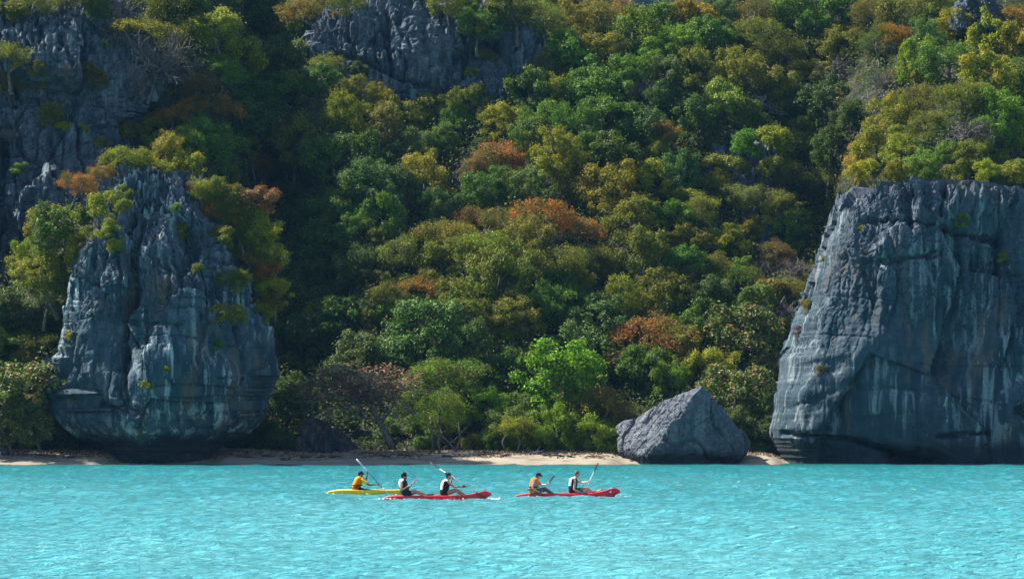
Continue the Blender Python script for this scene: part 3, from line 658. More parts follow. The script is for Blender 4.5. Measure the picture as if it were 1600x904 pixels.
# the trees one can name: crown centre, radius, kind, colour, what singles it out (None: described by its neighbours)
SEEDS = [
 # on and behind the broken ledges
 (52, 10, 34, 'airy', 'ol', None), (105, -5, 34, 'airy', 'br', None), (190, 22, 52, 'bare', 'gr', None), (270, 12, 50, 'fine', 'ol', None), (228, 52, 48, 'spread', 'yg', 'flat yellow green tree overhanging the dark ledge of the broken cliff'),
 (246, 92, 74, 'bare', 'gr', 'largest bare grey tree tangled above the ledges of the broken cliff'), (330, 48, 46, 'fine', 'yg', None), (372, 100, 40, 'broad', 'yg', None), (300, 60, 36, 'airy', 'yg', None), (345, 118, 34, 'broad', 'g', None),
 (15, 92, 38, 'airy', 'yg', None), (8, 132, 30, 'airy', 'ru', 'rust brown airy tree clinging to the outermost edge of the broken cliff'), (275, 184, 30, 'spread', 'or', 'flat orange tree perched at the end of the broken cliff ledges'), (335, 168, 36, 'spread', 'or', 'larger orange tree beside the green slope behind the broken cliff'),
 (308, 135, 26, 'airy', 'ru', None), (80, 185, 22, 'shrub', 'ol', None), (325, 232, 55, 'fine', 'g', None), (372, 190, 44, 'broad', 'dg', None), (390, 150, 36, 'broad', 'g', None), (200, 205, 20, 'shrub', 'ol', None), (150, 125, 18, 'shrub', 'br', None), (105, 110, 20, 'bare', 'gr', None),
 (408, 262, 32, 'airy', 'or', 'small bright orange tree alone in the dark gully behind the rock stack'), (442, 300, 26, 'airy', 'ru', 'rust brown tree just below the lone orange tree of the dark gully'),
 (150, 2, 34, 'fine', 'ol', None), (185, 60, 24, 'bare', 'gr', None), (75, 352, 30, 'broad', 'yg', None), (50, 400, 30, 'fine', 'yg', None), (215, 130, 34, 'bare', 'gr', None), (285, 110, 36, 'bare', 'gr', None),
 (60, 130, 18, 'shrub', 'br', None), (230, 190, 18, 'shrub', 'ol', None), (100, 200, 14, 'shrub', 'yg', None), (160, 225, 14, 'shrub', 'br', None), (290, 225, 34, 'broad', 'yg', None), (240, 225, 22, 'shrub', 'ol', None), (20, 210, 14, 'bare', 'gr', None), (300, 170, 26, 'airy', 'or', None),
 # round the stack
 (205, 256, 44, 'spread', 'yg', 'flat yellow green tree on the very top of the undercut rock stack'), (262, 240, 34, 'fine', 'yg', None), (292, 262, 28, 'broad', 'yg', None), (128, 290, 30, 'airy', 'or', 'orange tree at the shoulder of the undercut rock stack'), (160, 272, 20, 'airy', 'or', None),
 (100, 362, 48, 'broad', 'g', None), (165, 340, 44, 'fine', 'yg', None), (128, 395, 34, 'broad', 'yg', None), (62, 428, 42, 'fine', 'yg', None), (85, 455, 36, 'fine', 'ol', None), (52, 500, 42, 'airy', 'ol', None), (70, 540, 34, 'airy', 'ol', None), (12, 480, 34, 'broad', 'dg', None),
 (318, 300, 32, 'airy', 'yg', None), (350, 335, 34, 'airy', 'ol', None), (402, 362, 34, 'fine', 'yg', None), (380, 402, 28, 'spread', 'or', 'orange flat tree just behind the rounded flank of the rock stack'), (362, 440, 28, 'airy', 'ol', None), (415, 400, 34, 'airy', 'ol', None), (438, 435, 36, 'broad', 'dg', None), (408, 470, 34, 'fine', 'ol', None), (396, 430, 18, 'airy', 'or', None),
 (340, 300, 22, 'shrub', 'ol', None), (345, 375, 24, 'shrub', 'ol', None), (372, 350, 26, 'airy', 'or', None), (425, 455, 26, 'fine', 'yg', None), (410, 490, 18, 'shrub', 'yg', None), (385, 380, 20, 'airy', 'ol', None), (330, 330, 18, 'shrub', 'or', None),
 (1348, 268, 24, 'shrub', 'yg', None), (1400, 272, 22, 'shrub', 'yg', None), (1440, 272, 26, 'shrub', 'g', None), (1492, 276, 22, 'shrub', 'ol', None), (1545, 270, 24, 'shrub', 'yg', None), (1590, 268, 22, 'shrub', 'ol', None),
 (665, 694, 15, 'shrub', 'g', None), (735, 694, 16, 'shrub', 'ol', None), (762, 692, 18, 'shrub', 'g', None), (790, 696, 14, 'shrub', 'g', None), (832, 693, 20, 'shrub', 'yg', None), (862, 692, 22, 'shrub', 'bg', None), (895, 694, 20, 'shrub', 'bg', None), (925, 696, 20, 'shrub', 'bg', None), (950, 700, 15, 'shrub', 'bg', None), (905, 672, 24, 'shrub', 'bg', None), (955, 672, 22, 'shrub', 'bg', None),
 (440, 690, 24, 'shrub', 'dg', None), (415, 668, 22, 'shrub', 'dg', None), (470, 640, 26, 'shrub', 'dg', None), (540, 655, 24, 'shrub', 'dg', None), (600, 680, 12, 'shrub', 'g', None), (1185, 706, 14, 'shrub', 'dg', None), (1205, 700, 12, 'shrub', 'g', None), (110, 690, 26, 'shrub', 'dg', None), (60, 696, 20, 'shrub', 'g', None),
 (2, 668, 40, 'almond', 'g', None), (40, 640, 36, 'almond', 'g', None), (64, 600, 26, 'almond', 'g', None), (22, 615, 70, 'almond', 'g', 'broad sea almond tree with reddening leaves at the outer end of the beach'), (50, 670, 34, 'almond', 'g', None), (-10, 545, 40, 'broad', 'g', None),
 # the shaded gully and the upper slope
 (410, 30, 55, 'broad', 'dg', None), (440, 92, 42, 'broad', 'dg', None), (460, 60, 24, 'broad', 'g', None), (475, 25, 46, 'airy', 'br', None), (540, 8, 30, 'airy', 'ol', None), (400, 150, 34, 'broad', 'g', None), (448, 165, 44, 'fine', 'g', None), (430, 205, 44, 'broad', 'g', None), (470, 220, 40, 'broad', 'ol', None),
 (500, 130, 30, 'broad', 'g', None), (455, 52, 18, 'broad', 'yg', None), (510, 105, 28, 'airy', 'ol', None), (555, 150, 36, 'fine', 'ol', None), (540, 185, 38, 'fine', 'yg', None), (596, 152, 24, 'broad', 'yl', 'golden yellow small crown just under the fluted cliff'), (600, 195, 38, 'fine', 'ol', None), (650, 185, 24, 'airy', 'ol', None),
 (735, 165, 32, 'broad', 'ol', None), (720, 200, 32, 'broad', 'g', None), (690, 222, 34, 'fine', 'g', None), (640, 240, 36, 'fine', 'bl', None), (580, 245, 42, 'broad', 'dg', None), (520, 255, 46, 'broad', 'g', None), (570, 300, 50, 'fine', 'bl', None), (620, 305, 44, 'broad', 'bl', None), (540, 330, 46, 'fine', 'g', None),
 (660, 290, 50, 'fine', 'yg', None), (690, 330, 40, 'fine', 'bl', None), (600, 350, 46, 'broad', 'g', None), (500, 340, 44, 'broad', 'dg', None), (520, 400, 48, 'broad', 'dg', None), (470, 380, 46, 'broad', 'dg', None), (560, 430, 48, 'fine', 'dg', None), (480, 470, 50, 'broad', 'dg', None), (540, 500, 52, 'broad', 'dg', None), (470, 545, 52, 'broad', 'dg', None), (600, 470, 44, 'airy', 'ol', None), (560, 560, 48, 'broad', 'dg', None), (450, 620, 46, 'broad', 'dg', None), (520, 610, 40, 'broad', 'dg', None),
 # rust and orange belt
 (630, 395, 50, 'spread', 'ol', None), (700, 372, 54, 'spread', 'br', None), (735, 345, 36, 'airy', 'ru', None), (690, 420, 46, 'fine', 'ol', None), (670, 450, 40, 'spread', 'or', None), (760, 395, 50, 'airy', 'ol', None), (790, 350, 40, 'airy', 'br', None), (830, 390, 46, 'fine', 'ol', None), (780, 440, 56, 'fine', 'ol', None), (850, 345, 46, 'airy', 'or', None), (905, 360, 42, 'spread', 'or', None), (870, 420, 52, 'airy', 'ol', None), (930, 410, 44, 'airy', 'yg', None), (720, 490, 48, 'fine', 'ol', None), (800, 500, 50, 'fine', 'ol', None), (860, 480, 48, 'fine', 'g', None), (640, 490, 36, 'fine', 'g', None),
 (780, 250, 44, 'airy', 'or', None), (745, 262, 28, 'airy', 'ru', None), (755, 300, 44, 'fine', 'g', None), (820, 290, 42, 'fine', 'g', None), (870, 250, 46, 'fine', 'yg', None), (900, 300, 38, 'airy', 'yg', None), (830, 215, 42, 'fine', 'g', None), (780, 195, 40, 'fine', 'yg', None), (905, 210, 46, 'fine', 'g', None), (960, 240, 40, 'broad', 'g', None), (950, 300, 46, 'fine', 'yg', None), (1010, 290, 48, 'fine', 'yg', None), (1060, 280, 40, 'fine', 'bl', None), (985, 345, 46, 'fine', 'ol', None), (1040, 350, 40, 'broad', 'g', None), (1000, 405, 48, 'broad', 'ol', None), (1060, 420, 42, 'broad', 'g', None), (1090, 330, 34, 'airy', 'yg', None),
 # upper slope beside the fluted cliff
 (850, 30, 40, 'airy', 'ol', None), (800, 15, 34, 'fine', 'ol', None), (745, 40, 30, 'fine', 'g', None), (700, 8, 40, 'airy', 'ol', None), (890, 45, 44, 'fine', 'br', None), (940, 28, 40, 'airy', 'br', None), (970, 20, 30, 'airy', 'or', None), (890, 90, 42, 'broad', 'g', None), (850, 110, 34, 'airy', 'yg', None), (940, 80, 40, 'fine', 'ol', None), (990, 60, 48, 'fine', 'bg', None), (1030, 40, 36, 'broad', 'g', None), (1080, 35, 36, 'broad', 'yl', None), (1060, 70, 42, 'fine', 'bg', None), (1110, 65, 40, 'broad', 'g', None), (1130, 30, 28, 'fine', 'bl', None),
 (830, 150, 46, 'broad', 'g', None), (880, 150, 42, 'fine', 'yg', None), (930, 140, 46, 'broad', 'g', None), (985, 115, 44, 'fine', 'bg', None), (1000, 140, 28, 'bare', 'gr', 'small bare grey tree in the middle of the upper green slope'), (1040, 120, 40, 'broad', 'dg', None), (1085, 120, 42, 'fine', 'ol', None), (1130, 165, 46, 'broad', 'bg', None), (1150, 115, 40, 'fine', 'yg', None), (1190, 60, 44, 'airy', 'ol', None), (1180, 25, 40, 'airy', 'br', None), (860, 195, 44, 'fine', 'g', None), (960, 190, 44, 'broad', 'g', None), (1010, 210, 42, 'fine', 'dg', None), (1075, 195, 38, 'broad', 'dg', None),
 # right-hand upper slope
 (1240, 30, 44, 'fine', 'g', None), (1300, 30, 46, 'broad', 'g', None), (1220, 90, 44, 'airy', 'ol', None), (1270, 80, 46, 'spread', 'ol', None), (1320, 75, 36, 'broad', 'ol', None), (1360, 25, 40, 'airy', 'br', None), (1410, 30, 44, 'fine', 'ol', None), (1450, 15, 36, 'fine', 'yg', None), (1400, 60, 34, 'airy', 'or', 'orange tree glowing among green crowns on the upper slope'), (1370, 70, 34, 'airy', 'bl', None), (1450, 70, 40, 'fine', 'g', None), (1500, 50, 40, 'fine', 'yg', None), (1545, 60, 48, 'broad', 'yg', None), (1590, 30, 34, 'spread', 'or', 'orange tree beside the small dark outcrop near the top'), (1595, 80, 44, 'broad', 'yg', None),
 (1430, 105, 46, 'broad', 'bg', None), (1480, 110, 44, 'fine', 'g', None), (1390, 130, 36, 'bare', 'gr', None), (1260, 120, 34, 'broad', 'yg', None), (1300, 110, 34, 'bare', 'gr', None), (1210, 150, 40, 'broad', 'ol', None), (1170, 200, 42, 'broad', 'g', None), (1240, 175, 40, 'broad', 'dg', None), (1290, 165, 44, 'broad', 'dg', None), (1330, 195, 38, 'broad', 'dg', None), (1250, 230, 40, 'airy', 'ol', None), (1220, 270, 34, 'airy', 'ol', None), (1300, 240, 40, 'broad', 'dg', None), (1290, 285, 34, 'airy', 'pg', None),
 (1540, 120, 44, 'broad', 'yg', None), (1600, 140, 44, 'broad', 'g', None), (1500, 160, 44, 'airy', 'ol', None), (1440, 160, 40, 'airy', 'br', None), (1400, 190, 42, 'fine', 'yg', None), (1450, 200, 42, 'airy', 'ol', None), (1510, 205, 40, 'bare', 'gr', None), (1560, 190, 44, 'fine', 'bg', None), (1600, 210, 40, 'broad', 'bg', None), (1370, 235, 36, 'fine', 'yg', None), (1345, 258, 28, 'broad', 'yl', 'golden green shrubby tree on the upper corner of the great cliff wall'), (1410, 240, 36, 'fine', 'yg', None), (1450, 255, 34, 'broad', 'g', None), (1478, 245, 30, 'fine', 'g', None), (1510, 255, 34, 'fine', 'yg', None), (1555, 255, 34, 'airy', 'ol', None), (1600, 262, 30, 'fine', 'ol', None),
 # on the shaded face and the ravine beside the great cliff
 (1120, 290, 36, 'airy', 'yg', None), (1160, 310, 32, 'airy', 'pg', None), (1080, 380, 36, 'broad', 'ol', None), (1140, 380, 30, 'broad', 'yg', None), (1110, 420, 34, 'airy', 'ol', None), (1150, 440, 36, 'airy', 'g', None), (1215, 320, 34, 'airy', 'yg', None), (1240, 360, 34, 'broad', 'g', None), (1215, 395, 30, 'airy', 'ru', None), (1245, 420, 32, 'bare', 'gr', None), (1225, 450, 34, 'spread', 'br', None), (1190, 420, 26, 'bare', 'gr', None), (1100, 470, 40, 'broad', 'dg', None), (1040, 460, 42, 'broad', 'ol', None),
 # behind the beach
 (668, 525, 62, 'broad', 'bl', 'large bluish green round crown rising behind the half-bare tree of the beach'), (735, 545, 48, 'broad', 'bl', None), (620, 555, 36, 'broad', 'g', None), (690, 595, 58, 'airy', 'bg', None), (650, 630, 44, 'airy', 'g', None), (740, 600, 40, 'broad', 'dg', None), (790, 585, 44, 'broad', 'g', None), (760, 640, 42, 'fine', 'bg', None), (700, 650, 44, 'airy', 'g', None), (850, 555, 40, 'spread', 'ru', 'rust brown flat crown behind the dense green trees of the beach'), (880, 600, 62, 'broad', 'bg', 'largest dense bright green round tree behind the middle of the beach'), (935, 500, 46, 'broad', 'bl', None), (970, 475, 44, 'fine', 'yg', None), (910, 545, 44, 'broad', 'bl', None),
 (1012, 522, 56, 'spread', 'or', 'wide orange crown on the slope behind the pointed boulder'), (1000, 490, 30, 'airy', 'ol', None), (1060, 545, 40, 'fine', 'ol', None), (965, 570, 26, 'airy', 'ru', 'small rust brown tree between the orange crown and the dense green trees'), (1085, 525, 44, 'broad', 'g', None), (1110, 580, 46, 'fine', 'yg', None), (1010, 580, 44, 'broad', 'g', None), (1050, 600, 38, 'fine', 'bg', None), (950, 640, 48, 'airy', 'br', None), (905, 650, 36, 'fine', 'bg', None), (870, 675, 40, 'fine', 'bg', None), (935, 685, 36, 'fine', 'bg', None), (820, 640, 34, 'broad', 'g', None), (800, 675, 40, 'fine', 'g', None),
 (1160, 530, 66, 'almond', 'g', 'tall sea almond tree mottled red and cream between the boulder and the great cliff'), (480, 112, 16, 'snag', 'gr', 'bleached dead snag leaning out of the dark gully under the fluted cliff'), (1186, 165, 22, 'snag', 'gr', 'pale dead snag standing among the crowns at the head of the ravine'), (1375, 155, 26, 'snag', 'gr', 'largest pale dead snag in the ravine above the great cliff'),
 (1150, 275, 20, 'snag', 'gr', 'pale dead snag on top of the shaded rock face'), (800, 262, 18, 'snag', 'gr', 'pale bare snag inside the orange tree of the middle slope'), (1345, 205, 20, 'snag', 'gr', 'pale snag in the dark hollow above the great cliff corner'), (1540, 230, 22, 'snag', 'gr', 'upright pale snag on the rim of the great cliff'), (708, 20, 14, 'snag', 'gr', 'small bleached snag on the rim above the fluted cliff'),
 (1290, 300, 18, 'rosette', 'pg', 'pale spiky rosette plant beside the upper edge of the great cliff'), (1110, 300, 20, 'rosette', 'bl', 'bluish spiky rosette plant on the shaded rock face'), (968, 262, 20, 'rosette', 'pg', 'spiky rosette plant in the middle of the green slope'), (1375, 90, 24, 'rosette', 'bl', 'bluish spiky rosette plant beside the orange tree of the upper slope'), (575, 692, 9, 'rosette', 'bg', 'small bright rosette plant on the sand beside the leaning trunk'),
 (1215, 300, 20, 'rosette', 'pg', 'pale spiky rosette plant at the edge of the dark ravine'), (165, 68, 12, 'rosette', 'pg', 'small pale rosette plant on the ledge of the broken cliff'),
 (1150, 620, 56, 'almond', 'g', None), (1200, 570, 40, 'almond', 'g', None), (1195, 680, 30, 'broad', 'dg', None), (1150, 670, 34, 'broad', 'dg', None), (1205, 640, 24, 'broad', 'g', None), (1215, 490, 40, 'bare', 'gr', None), (1180, 480, 34, 'broad', 'g', None),
]
NEAR = {(2, 668): 175.8, (40, 640): 176, (50, 670): 175.8, (64, 600): 176.5, (1348, 268): 184.5, (1400, 272): 184.5, (1440, 272): 185, (1492, 276): 184.5, (1545, 270): 185, (1590, 268): 184.5, (75, 352): 182, (50, 400): 182.5, (205, 256): 180.5, (262, 240): 183, (292, 262): 182, (128, 290): 179.5, (160, 272): 181, (165, 340): 177.0, (128, 395): 178.5, (100, 362): 180, (62, 428): 181, (85, 455): 181.5, (402, 362): 179.5, (408, 470): 179.5, (415, 400): 180.5, (22, 615): 176.5}
def on_rock(px, py, rock):
    o = Vector((0, 0, CAMH)); d = (P(px, py, 100) - o).normalized()
    inv = rock.matrix_world.inverted(); ok, loc, n, i = rock.ray_cast(inv @ o, (inv.to_3x3() @ d).normalized())
    return (rock.matrix_world @ loc).y if ok else None
bpy.context.view_layer.update()
def rooted(px, py, r):
    y0 = float(Yt(np.array([px]), np.array([min(py + .75 * r, 716)]))[0]); ys = [y0]
    for rk in (stack, ledge, high, vine_wall, knoll):
        if rk is stack and not (295 < px < 440 and py < 510): continue
        y = on_rock(px, py + .45 * r, rk)
        if y is not None: ys.append(y - .25 * r * y / F if rk is not stack else y + .1)
    if 295 < px < 430 and 280 < py < 500: ys.append(179.2)
    return min(ys)
for (px, py, r, kind, col, lab) in SEEDS: place_tree(px, py, r, kind, col, lab, Y=NEAR.get((px, py)) or rooted(px, py, r))
# crowns between the named ones: same growth as their neighbours, lower and smaller
BLOCK = [(150, 330, 270, 735), (1290, 1700, 285, 735), (470, 860, 20, 150), (-200, 236, 25, 480), (960, 1170, 610, 735), (1480, 1570, 0, 30)]
def fill_trees(n):
    rs = np.random.default_rng(91); made = 0; tries = 0
    base = [(s[0], s[1], s[2], s[3], s[4]) for s in SEEDS]; sx = np.array([s[0] for s in base]); sy = np.array([s[1] for s in base]); sr = np.array([s[2] for s in base])
    ax, ay, ar = list(sx), list(sy), list(sr)
    while made < n and tries < 20000:
        tries += 1; px = rs.uniform(-20, 1620); py = rs.uniform(-15, 690)
        if any(a < px < b and c < py < d for a, b, c, d in BLOCK): continue
        if py < crest(px) + 8: continue
        d = np.hypot(np.array(ax) - px, np.array(ay) - py) / np.array(ar)
        if d.min() < .44: continue
        i = int(np.argmin(np.hypot(sx - px, sy - py) + rs.uniform(0, 25, len(sx))))
        kind, col = base[i][3], base[i][4]
        if kind in ('almond',): kind, col = 'broad', 'g'
        if rs.random() < .8: kind = 'shrub'
        if kind != 'bare' and col == 'gr': col = 'ol'
        if rs.random() < .2 and kind != 'bare': col = ['ol', 'g', 'yg', 'dg', 'br'][rs.integers(5)]
        r = rs.uniform(15, 30)
        place_tree(px, py, r, kind, col, None, Y=rooted(px, py, r), rs=rs); ax.append(px); ay.append(py); ar.append(r); made += 1
    return made
N_FILL = fill_trees(255)

# little shrubs rooted on the rock faces: (row, column, depth from the rock's own surface by a ray)
ROCK_SHRUBS = [(stack, 200, 300, 17, 'ol', 'olive shrub on the upper face of the rock stack'), (stack, 195, 325, 14, 'yg', 'yellowish shrub just below the olive shrub atop the rock stack'), (stack, 286, 365, 16, 'ol', 'olive shrub in the crack of the rock stack where it narrows'), (stack, 275, 325, 9, 'bg', 'tiny bright green tuft on the weathered head of the rock stack'),
    (stack, 229, 603, 10, 'yg', 'yellow green tuft low on the middle of the rock stack face'), (stack, 262, 578, 7, 'yg', 'tiny tuft on a bump of the rock stack near its cleft'), (stack, 340, 540, 10, 'g', 'green tuft on the shaded flank of the rock stack'), (stack, 310, 420, 10, 'ol', 'brownish tuft on the upper shaded flank of the rock stack'), (stack, 110, 525, 9, 'yg', 'little tuft at the outer edge of the rock stack above its overhang'), (stack, 180, 385, 16, 'yg', 'shrub on the block shelf of the rock stack'),
    (stack, 300, 300, 14, 'ru', 'rusty tuft on the crown of the rock stack'), (stack, 170, 360, 20, 'yg', 'round yellow green shrub on the shoulder of the rock stack'),
    (wall, 1568, 402, 12, 'pg', 'pale star-shaped tuft on the upper part of the great cliff wall'), (wall, 1285, 580, 10, 'br', 'brown withered tuft on the lower face of the great cliff'), (wall, 1345, 357, 5, 'yl', 'tiny yellow tuft in the crack below the great cliff top'), (wall, 1500, 345, 14, 'ol', 'dull olive tuft below the rim of the great cliff'), (wall, 1262, 482, 16, 'br', 'brown dry shrub on the slanting edge of the great cliff'), (wall, 1250, 520, 14, 'gr', 'greyish dry shrub lower on the slanting edge of the great cliff'), (wall, 1288, 405, 6, 'yl', 'yellow tuft at the outer edge of the great cliff'),
    (high, 755, 90, 18, 'ol', 'olive shrub on the fluted cliff where it meets the green slope'), (high, 740, 45, 20, 'yg', 'yellow green shrub on the rim of the fluted cliff'), (high, 735, 115, 12, 'yg', 'small shrub low on the fluted cliff'), (high, 525, 25, 8, 'or', 'tiny orange tuft on the rim of the fluted cliff'), (high, 560, 110, 12, 'dg', 'dark tuft on the dim side of the fluted cliff'), (high, 800, 130, 16, 'ol', 'olive shrub at the lower corner of the fluted cliff'),
    (ledge, 85, 185, 22, 'ol', 'round olive shrub in the middle of the broken ledges'), (ledge, 130, 200, 10, 'yg', 'small yellow green tuft beside the round shrub of the broken ledges'), (ledge, 205, 205, 14, 'ol', 'shrub on the outer ledge of the broken cliff'), (ledge, 30, 265, 14, 'pg', 'pale tuft on the lower part of the broken cliff'), (ledge, 100, 275, 8, 'bg', 'tiny bright green tuft on the broken cliff'), (ledge, 60, 110, 14, 'br', 'brown tuft at the top of the broken cliff'), (ledge, 140, 110, 14, 'ol', 'low tuft under the slanting slab of the broken cliff'),
    (vine_wall, 1130, 300, 20, 'ol', None), (vine_wall, 1165, 350, 18, 'yg', None), (vine_wall, 1105, 360, 22, 'ol', None), (vine_wall, 1200, 350, 16, 'pg', None), (vine_wall, 1140, 340, 18, 'g', None), (vine_wall, 1180, 300, 16, 'ol', None)]
for (rk, px, py, r, col, lab) in ROCK_SHRUBS:
    y = on_rock(px, py, rk)
    if y is not None: place_tree(px, py, r, 'shrub', col, lab, Y=y - r * y / F * .15)

# low growth that fills the slope between the trees
def build_undergrowth():
    rs = np.random.default_rng(17); n = 300000
    px = rs.uniform(-120, 1720, n); py = rs.uniform(-40, 704, n)
    k = py > crest(px) + 4; px, py = px[k], py[k]
    q = np.stack([px * .03, py * .03, 0 * px], -1); cl = fbm(q, 1.0, 3, 12)
    k = (cl + rs.normal(0, .25, len(px))) > -.55; px, py, cl = px[k], py[k], cl[k]
    D = Yt(px, py); X = (px - 800) / F * D; Z = CAMH + (HZ - py) / F * D
    h = rs.random(len(px)) ** 1.3 * (.5 + 1.3 * np.clip(cl + .5, 0, 1.2)); k2 = py < 690; h = np.where(k2, h, h * .4)
    C = np.stack([X, D - h * .5, Z + h], -1); C = C + rs.normal(size=C.shape) * .12
    nn = rs.normal(size=C.shape) * .6 + np.array([-.1, -.5, .8]); nn /= np.linalg.norm(nn, axis=1)[:, None]
    o = obj('undergrowth', leaves_mesh('undergrowth', C, nn, rs.uniform(.16, .34, len(C)), rs.uniform(.09, .17, len(C)), M['undergrowth'], rs)); o['kind'] = 'stuff'
build_undergrowth()

# the half-bare sea almond leaning over the sand, and the slim stems beside it
def stemmed_tree(px, py, r, kind, col, label, Y, stems):
    root = place_tree(px, py, r, kind, col, label, Y=Y, trunk=False, squash=.6 if kind == 'sparse' else None); root.rotation_euler = (0, 0, 0)
    bpy.context.view_layer.update(); inv = root.matrix_world.inverted(); mb = MB()
    for (pts, r0, r1) in stems:
        W = [inv @ P(x, y, Y + dy) for (x, y, dy) in pts]; sc = 1 / root.scale[0]
        mb.tube(W, [(r0 + (r1 - r0) * i / (len(W) - 1)) * sc for i in range(len(W))], 8)
    obj('trunk', mb.mesh('trunk', [M['bark']]), root); return root
stemmed_tree(565, 606, 100, 'sparse', 'br', 'half-bare sea almond with reddish leaves on a leaning trunk over the sand', 178.5,
    [([(614, 702, -1), (606, 684, -1), (594, 662, -.6), (580, 635, 0), (560, 612, 0)], .30, .10), ([(594, 662, -.6), (610, 640, 0), (628, 612, 0)], .13, .05), ([(580, 635, 0), (548, 622, -.5), (505, 606, -.5)], .11, .04), ([(590, 655, -.5), (560, 650, -1), (520, 630, -1)], .08, .03), ([(606, 630, 0), (640, 590, .4)], .07, .03)])
stemmed_tree(688, 640, 44, 'airy', 'bg', 'slim-stemmed bright tree behind the sand with several pale bare trunks', 179.0,
    [([(687, 710, -1.2), (685, 690, -1.2), (686, 660, -.8), (688, 630, 0)], .10, .06), ([(677, 704, -.8), (675, 680, -.8), (672, 650, 0)], .09, .05), ([(712, 705, -.9), (703, 692, -.9), (690, 680, -.6), (684, 655, 0)], .085, .05), ([(712, 705, -.9), (719, 685, -.8), (716, 655, 0)], .07, .04), ([(690, 702, -.6), (712, 685, -.4), (735, 660, 0)], .06, .03)])
stemmed_tree(808, 668, 30, 'airy', 'yg', 'small yellow green tree with thin grey stems at the back of the sand', 178.6,
    [([(808, 708, -.8), (812, 692, -.8), (806, 668, 0)], .07, .04), ([(790, 708, -.5), (785, 690, -.5), (795, 668, 0)], .06, .03)])

# driftwood and weed left along the tide line
def driftwood(px, py, w, label, dark=True, seed=0, fork=False):
    rs = np.random.default_rng(seed + 400); Y = 171.9 + (724 - py) * .36; c = P(px, py, Y); c.z = beach_z(c.x, Y) + .03; L = w / F * Y; mb = MB(); a = rs.normal(0, .15)
    pts = [Vector((L * (u - .5), a * L * (u - .5) + .08 * math.sin(u * 5 + seed), .05 * math.sin(u * 4 + seed) + .03)) for u in np.linspace(0, 1, 6)]; r0 = rs.uniform(.05, .09)
    mb.tube(pts, [r0 * k for k in (.55, 1, .95, .85, .7, .4)], 7)
    for k in range(3 if fork else 1): mb.tube([pts[2 + k % 3], pts[2 + k % 3] + Vector((rs.normal(0, .2), rs.normal(0, .2), .12 + .25 * rs.random() * fork))], [r0 * .45, r0 * .2], 5)
    for k in range(5): mb.ell(pts[1 + k % 4] + Vector((rs.normal(0, L * .1), rs.normal(0, .12), 0)), rs.uniform(.08, .22), rs.uniform(.06, .14), .05, None, 8, 5)
    o = obj('driftwood', mb.mesh('driftwood', [M['weed'] if dark else M['bark_pale']]), loc=c); tag(o, label, 'driftwood', 'driftwood along the tide line')
M['weed'] = bark('weed', (.025, .020, .016), (.085, .065, .05))
for i, a in enumerate([(383, 715, 30, 'dark driftwood in the shadow nearest the rock stack'), (423, 714, 26, 'second dark driftwood piece in shade from the rock stack'), (446, 719, 14, 'little dark weed clump lowest on the shaded sand'), (478, 716, 18, 'dark driftwood before the reddish rock slab'),
    (501, 716, 11, 'short dark lump beside the driftwood before the reddish slab'), (523, 716, 15, 'dark driftwood at the edge of the shade beyond the reddish slab'), (572, 709, 14, 'dark log end on the sunlit sand beside the leaning trunk'), (602, 716, 18, 'dark driftwood on bright sand below the leaning trunk'), (633, 714, 22, 'flat dark driftwood on bright sand past the leaning trunk'),
    (708, 715, 34, 'longest dark branch on the bright sand below the slim-stemmed tree'), (752, 712, 28, 'thin branch on the sand past the slim-stemmed tree'), (790, 714, 18, 'dark driftwood below the thin grey stems'), (856, 714, 14, 'small dark weed heap below the dense green bushes'), (873, 715, 20, 'dark driftwood heap where the sand narrows'), (892, 715, 14, 'dark log end closest to the pointed boulder'),
    (75, 713, 24, 'dark driftwood on the sand at the outer side of the rock stack'), (108, 716, 20, 'brown weed clump on the sand closest to the stack foot')]):
    driftwood(*a, seed=i, fork=(i % 4 == 0))
for i, a in enumerate([(640, 702, 20, 'pale twisted branch on the sand behind the tide line'), (560, 703, 26, 'pale broken branch propped against the reddish slab'), (835, 708, 26, 'pale branch lying in front of the dense green bushes')]): driftwood(*a, dark=False, seed=40 + i, fork=True)
def build_litter():
    rs = np.random.default_rng(23); n = 26000; x = rs.uniform(-38, 20, n); y = 173.2 + 8 * rs.random(n) ** .7
    q = np.stack([x, y, 0 * x], -1); k = fbm(q, .5, 3, 5) + rs.normal(0, .2, n) + (y - 176.5) * .14 > .10; x, y = x[k], y[k]
    z = np.array([beach_z(a, b) for a, b in zip(x, y)]) + .03; C = np.stack([x, y, z], -1); nn = rs.normal(size=C.shape) * .4 + [0, -.3, 1]; nn /= np.linalg.norm(nn, axis=1)[:, None]
    o = obj('leaf_litter', leaves_mesh('leaf_litter', C, nn, rs.uniform(.12, .32, len(x)), rs.uniform(.07, .16, len(x)), M['litter'], rs)); o['kind'] = 'stuff'
t = NT('litter'); g = t.n('ShaderNodeNewGeometry'); M['litter'] = t.done(t.bsdf(t.ramp(g.outputs['Random Per Island'], [(0, (.05, .035, .025)), (.4, (.16, .10, .06)), (.75, (.28, .19, .12)), (1, (.42, .33, .24))]), .9, .1))
build_litter()

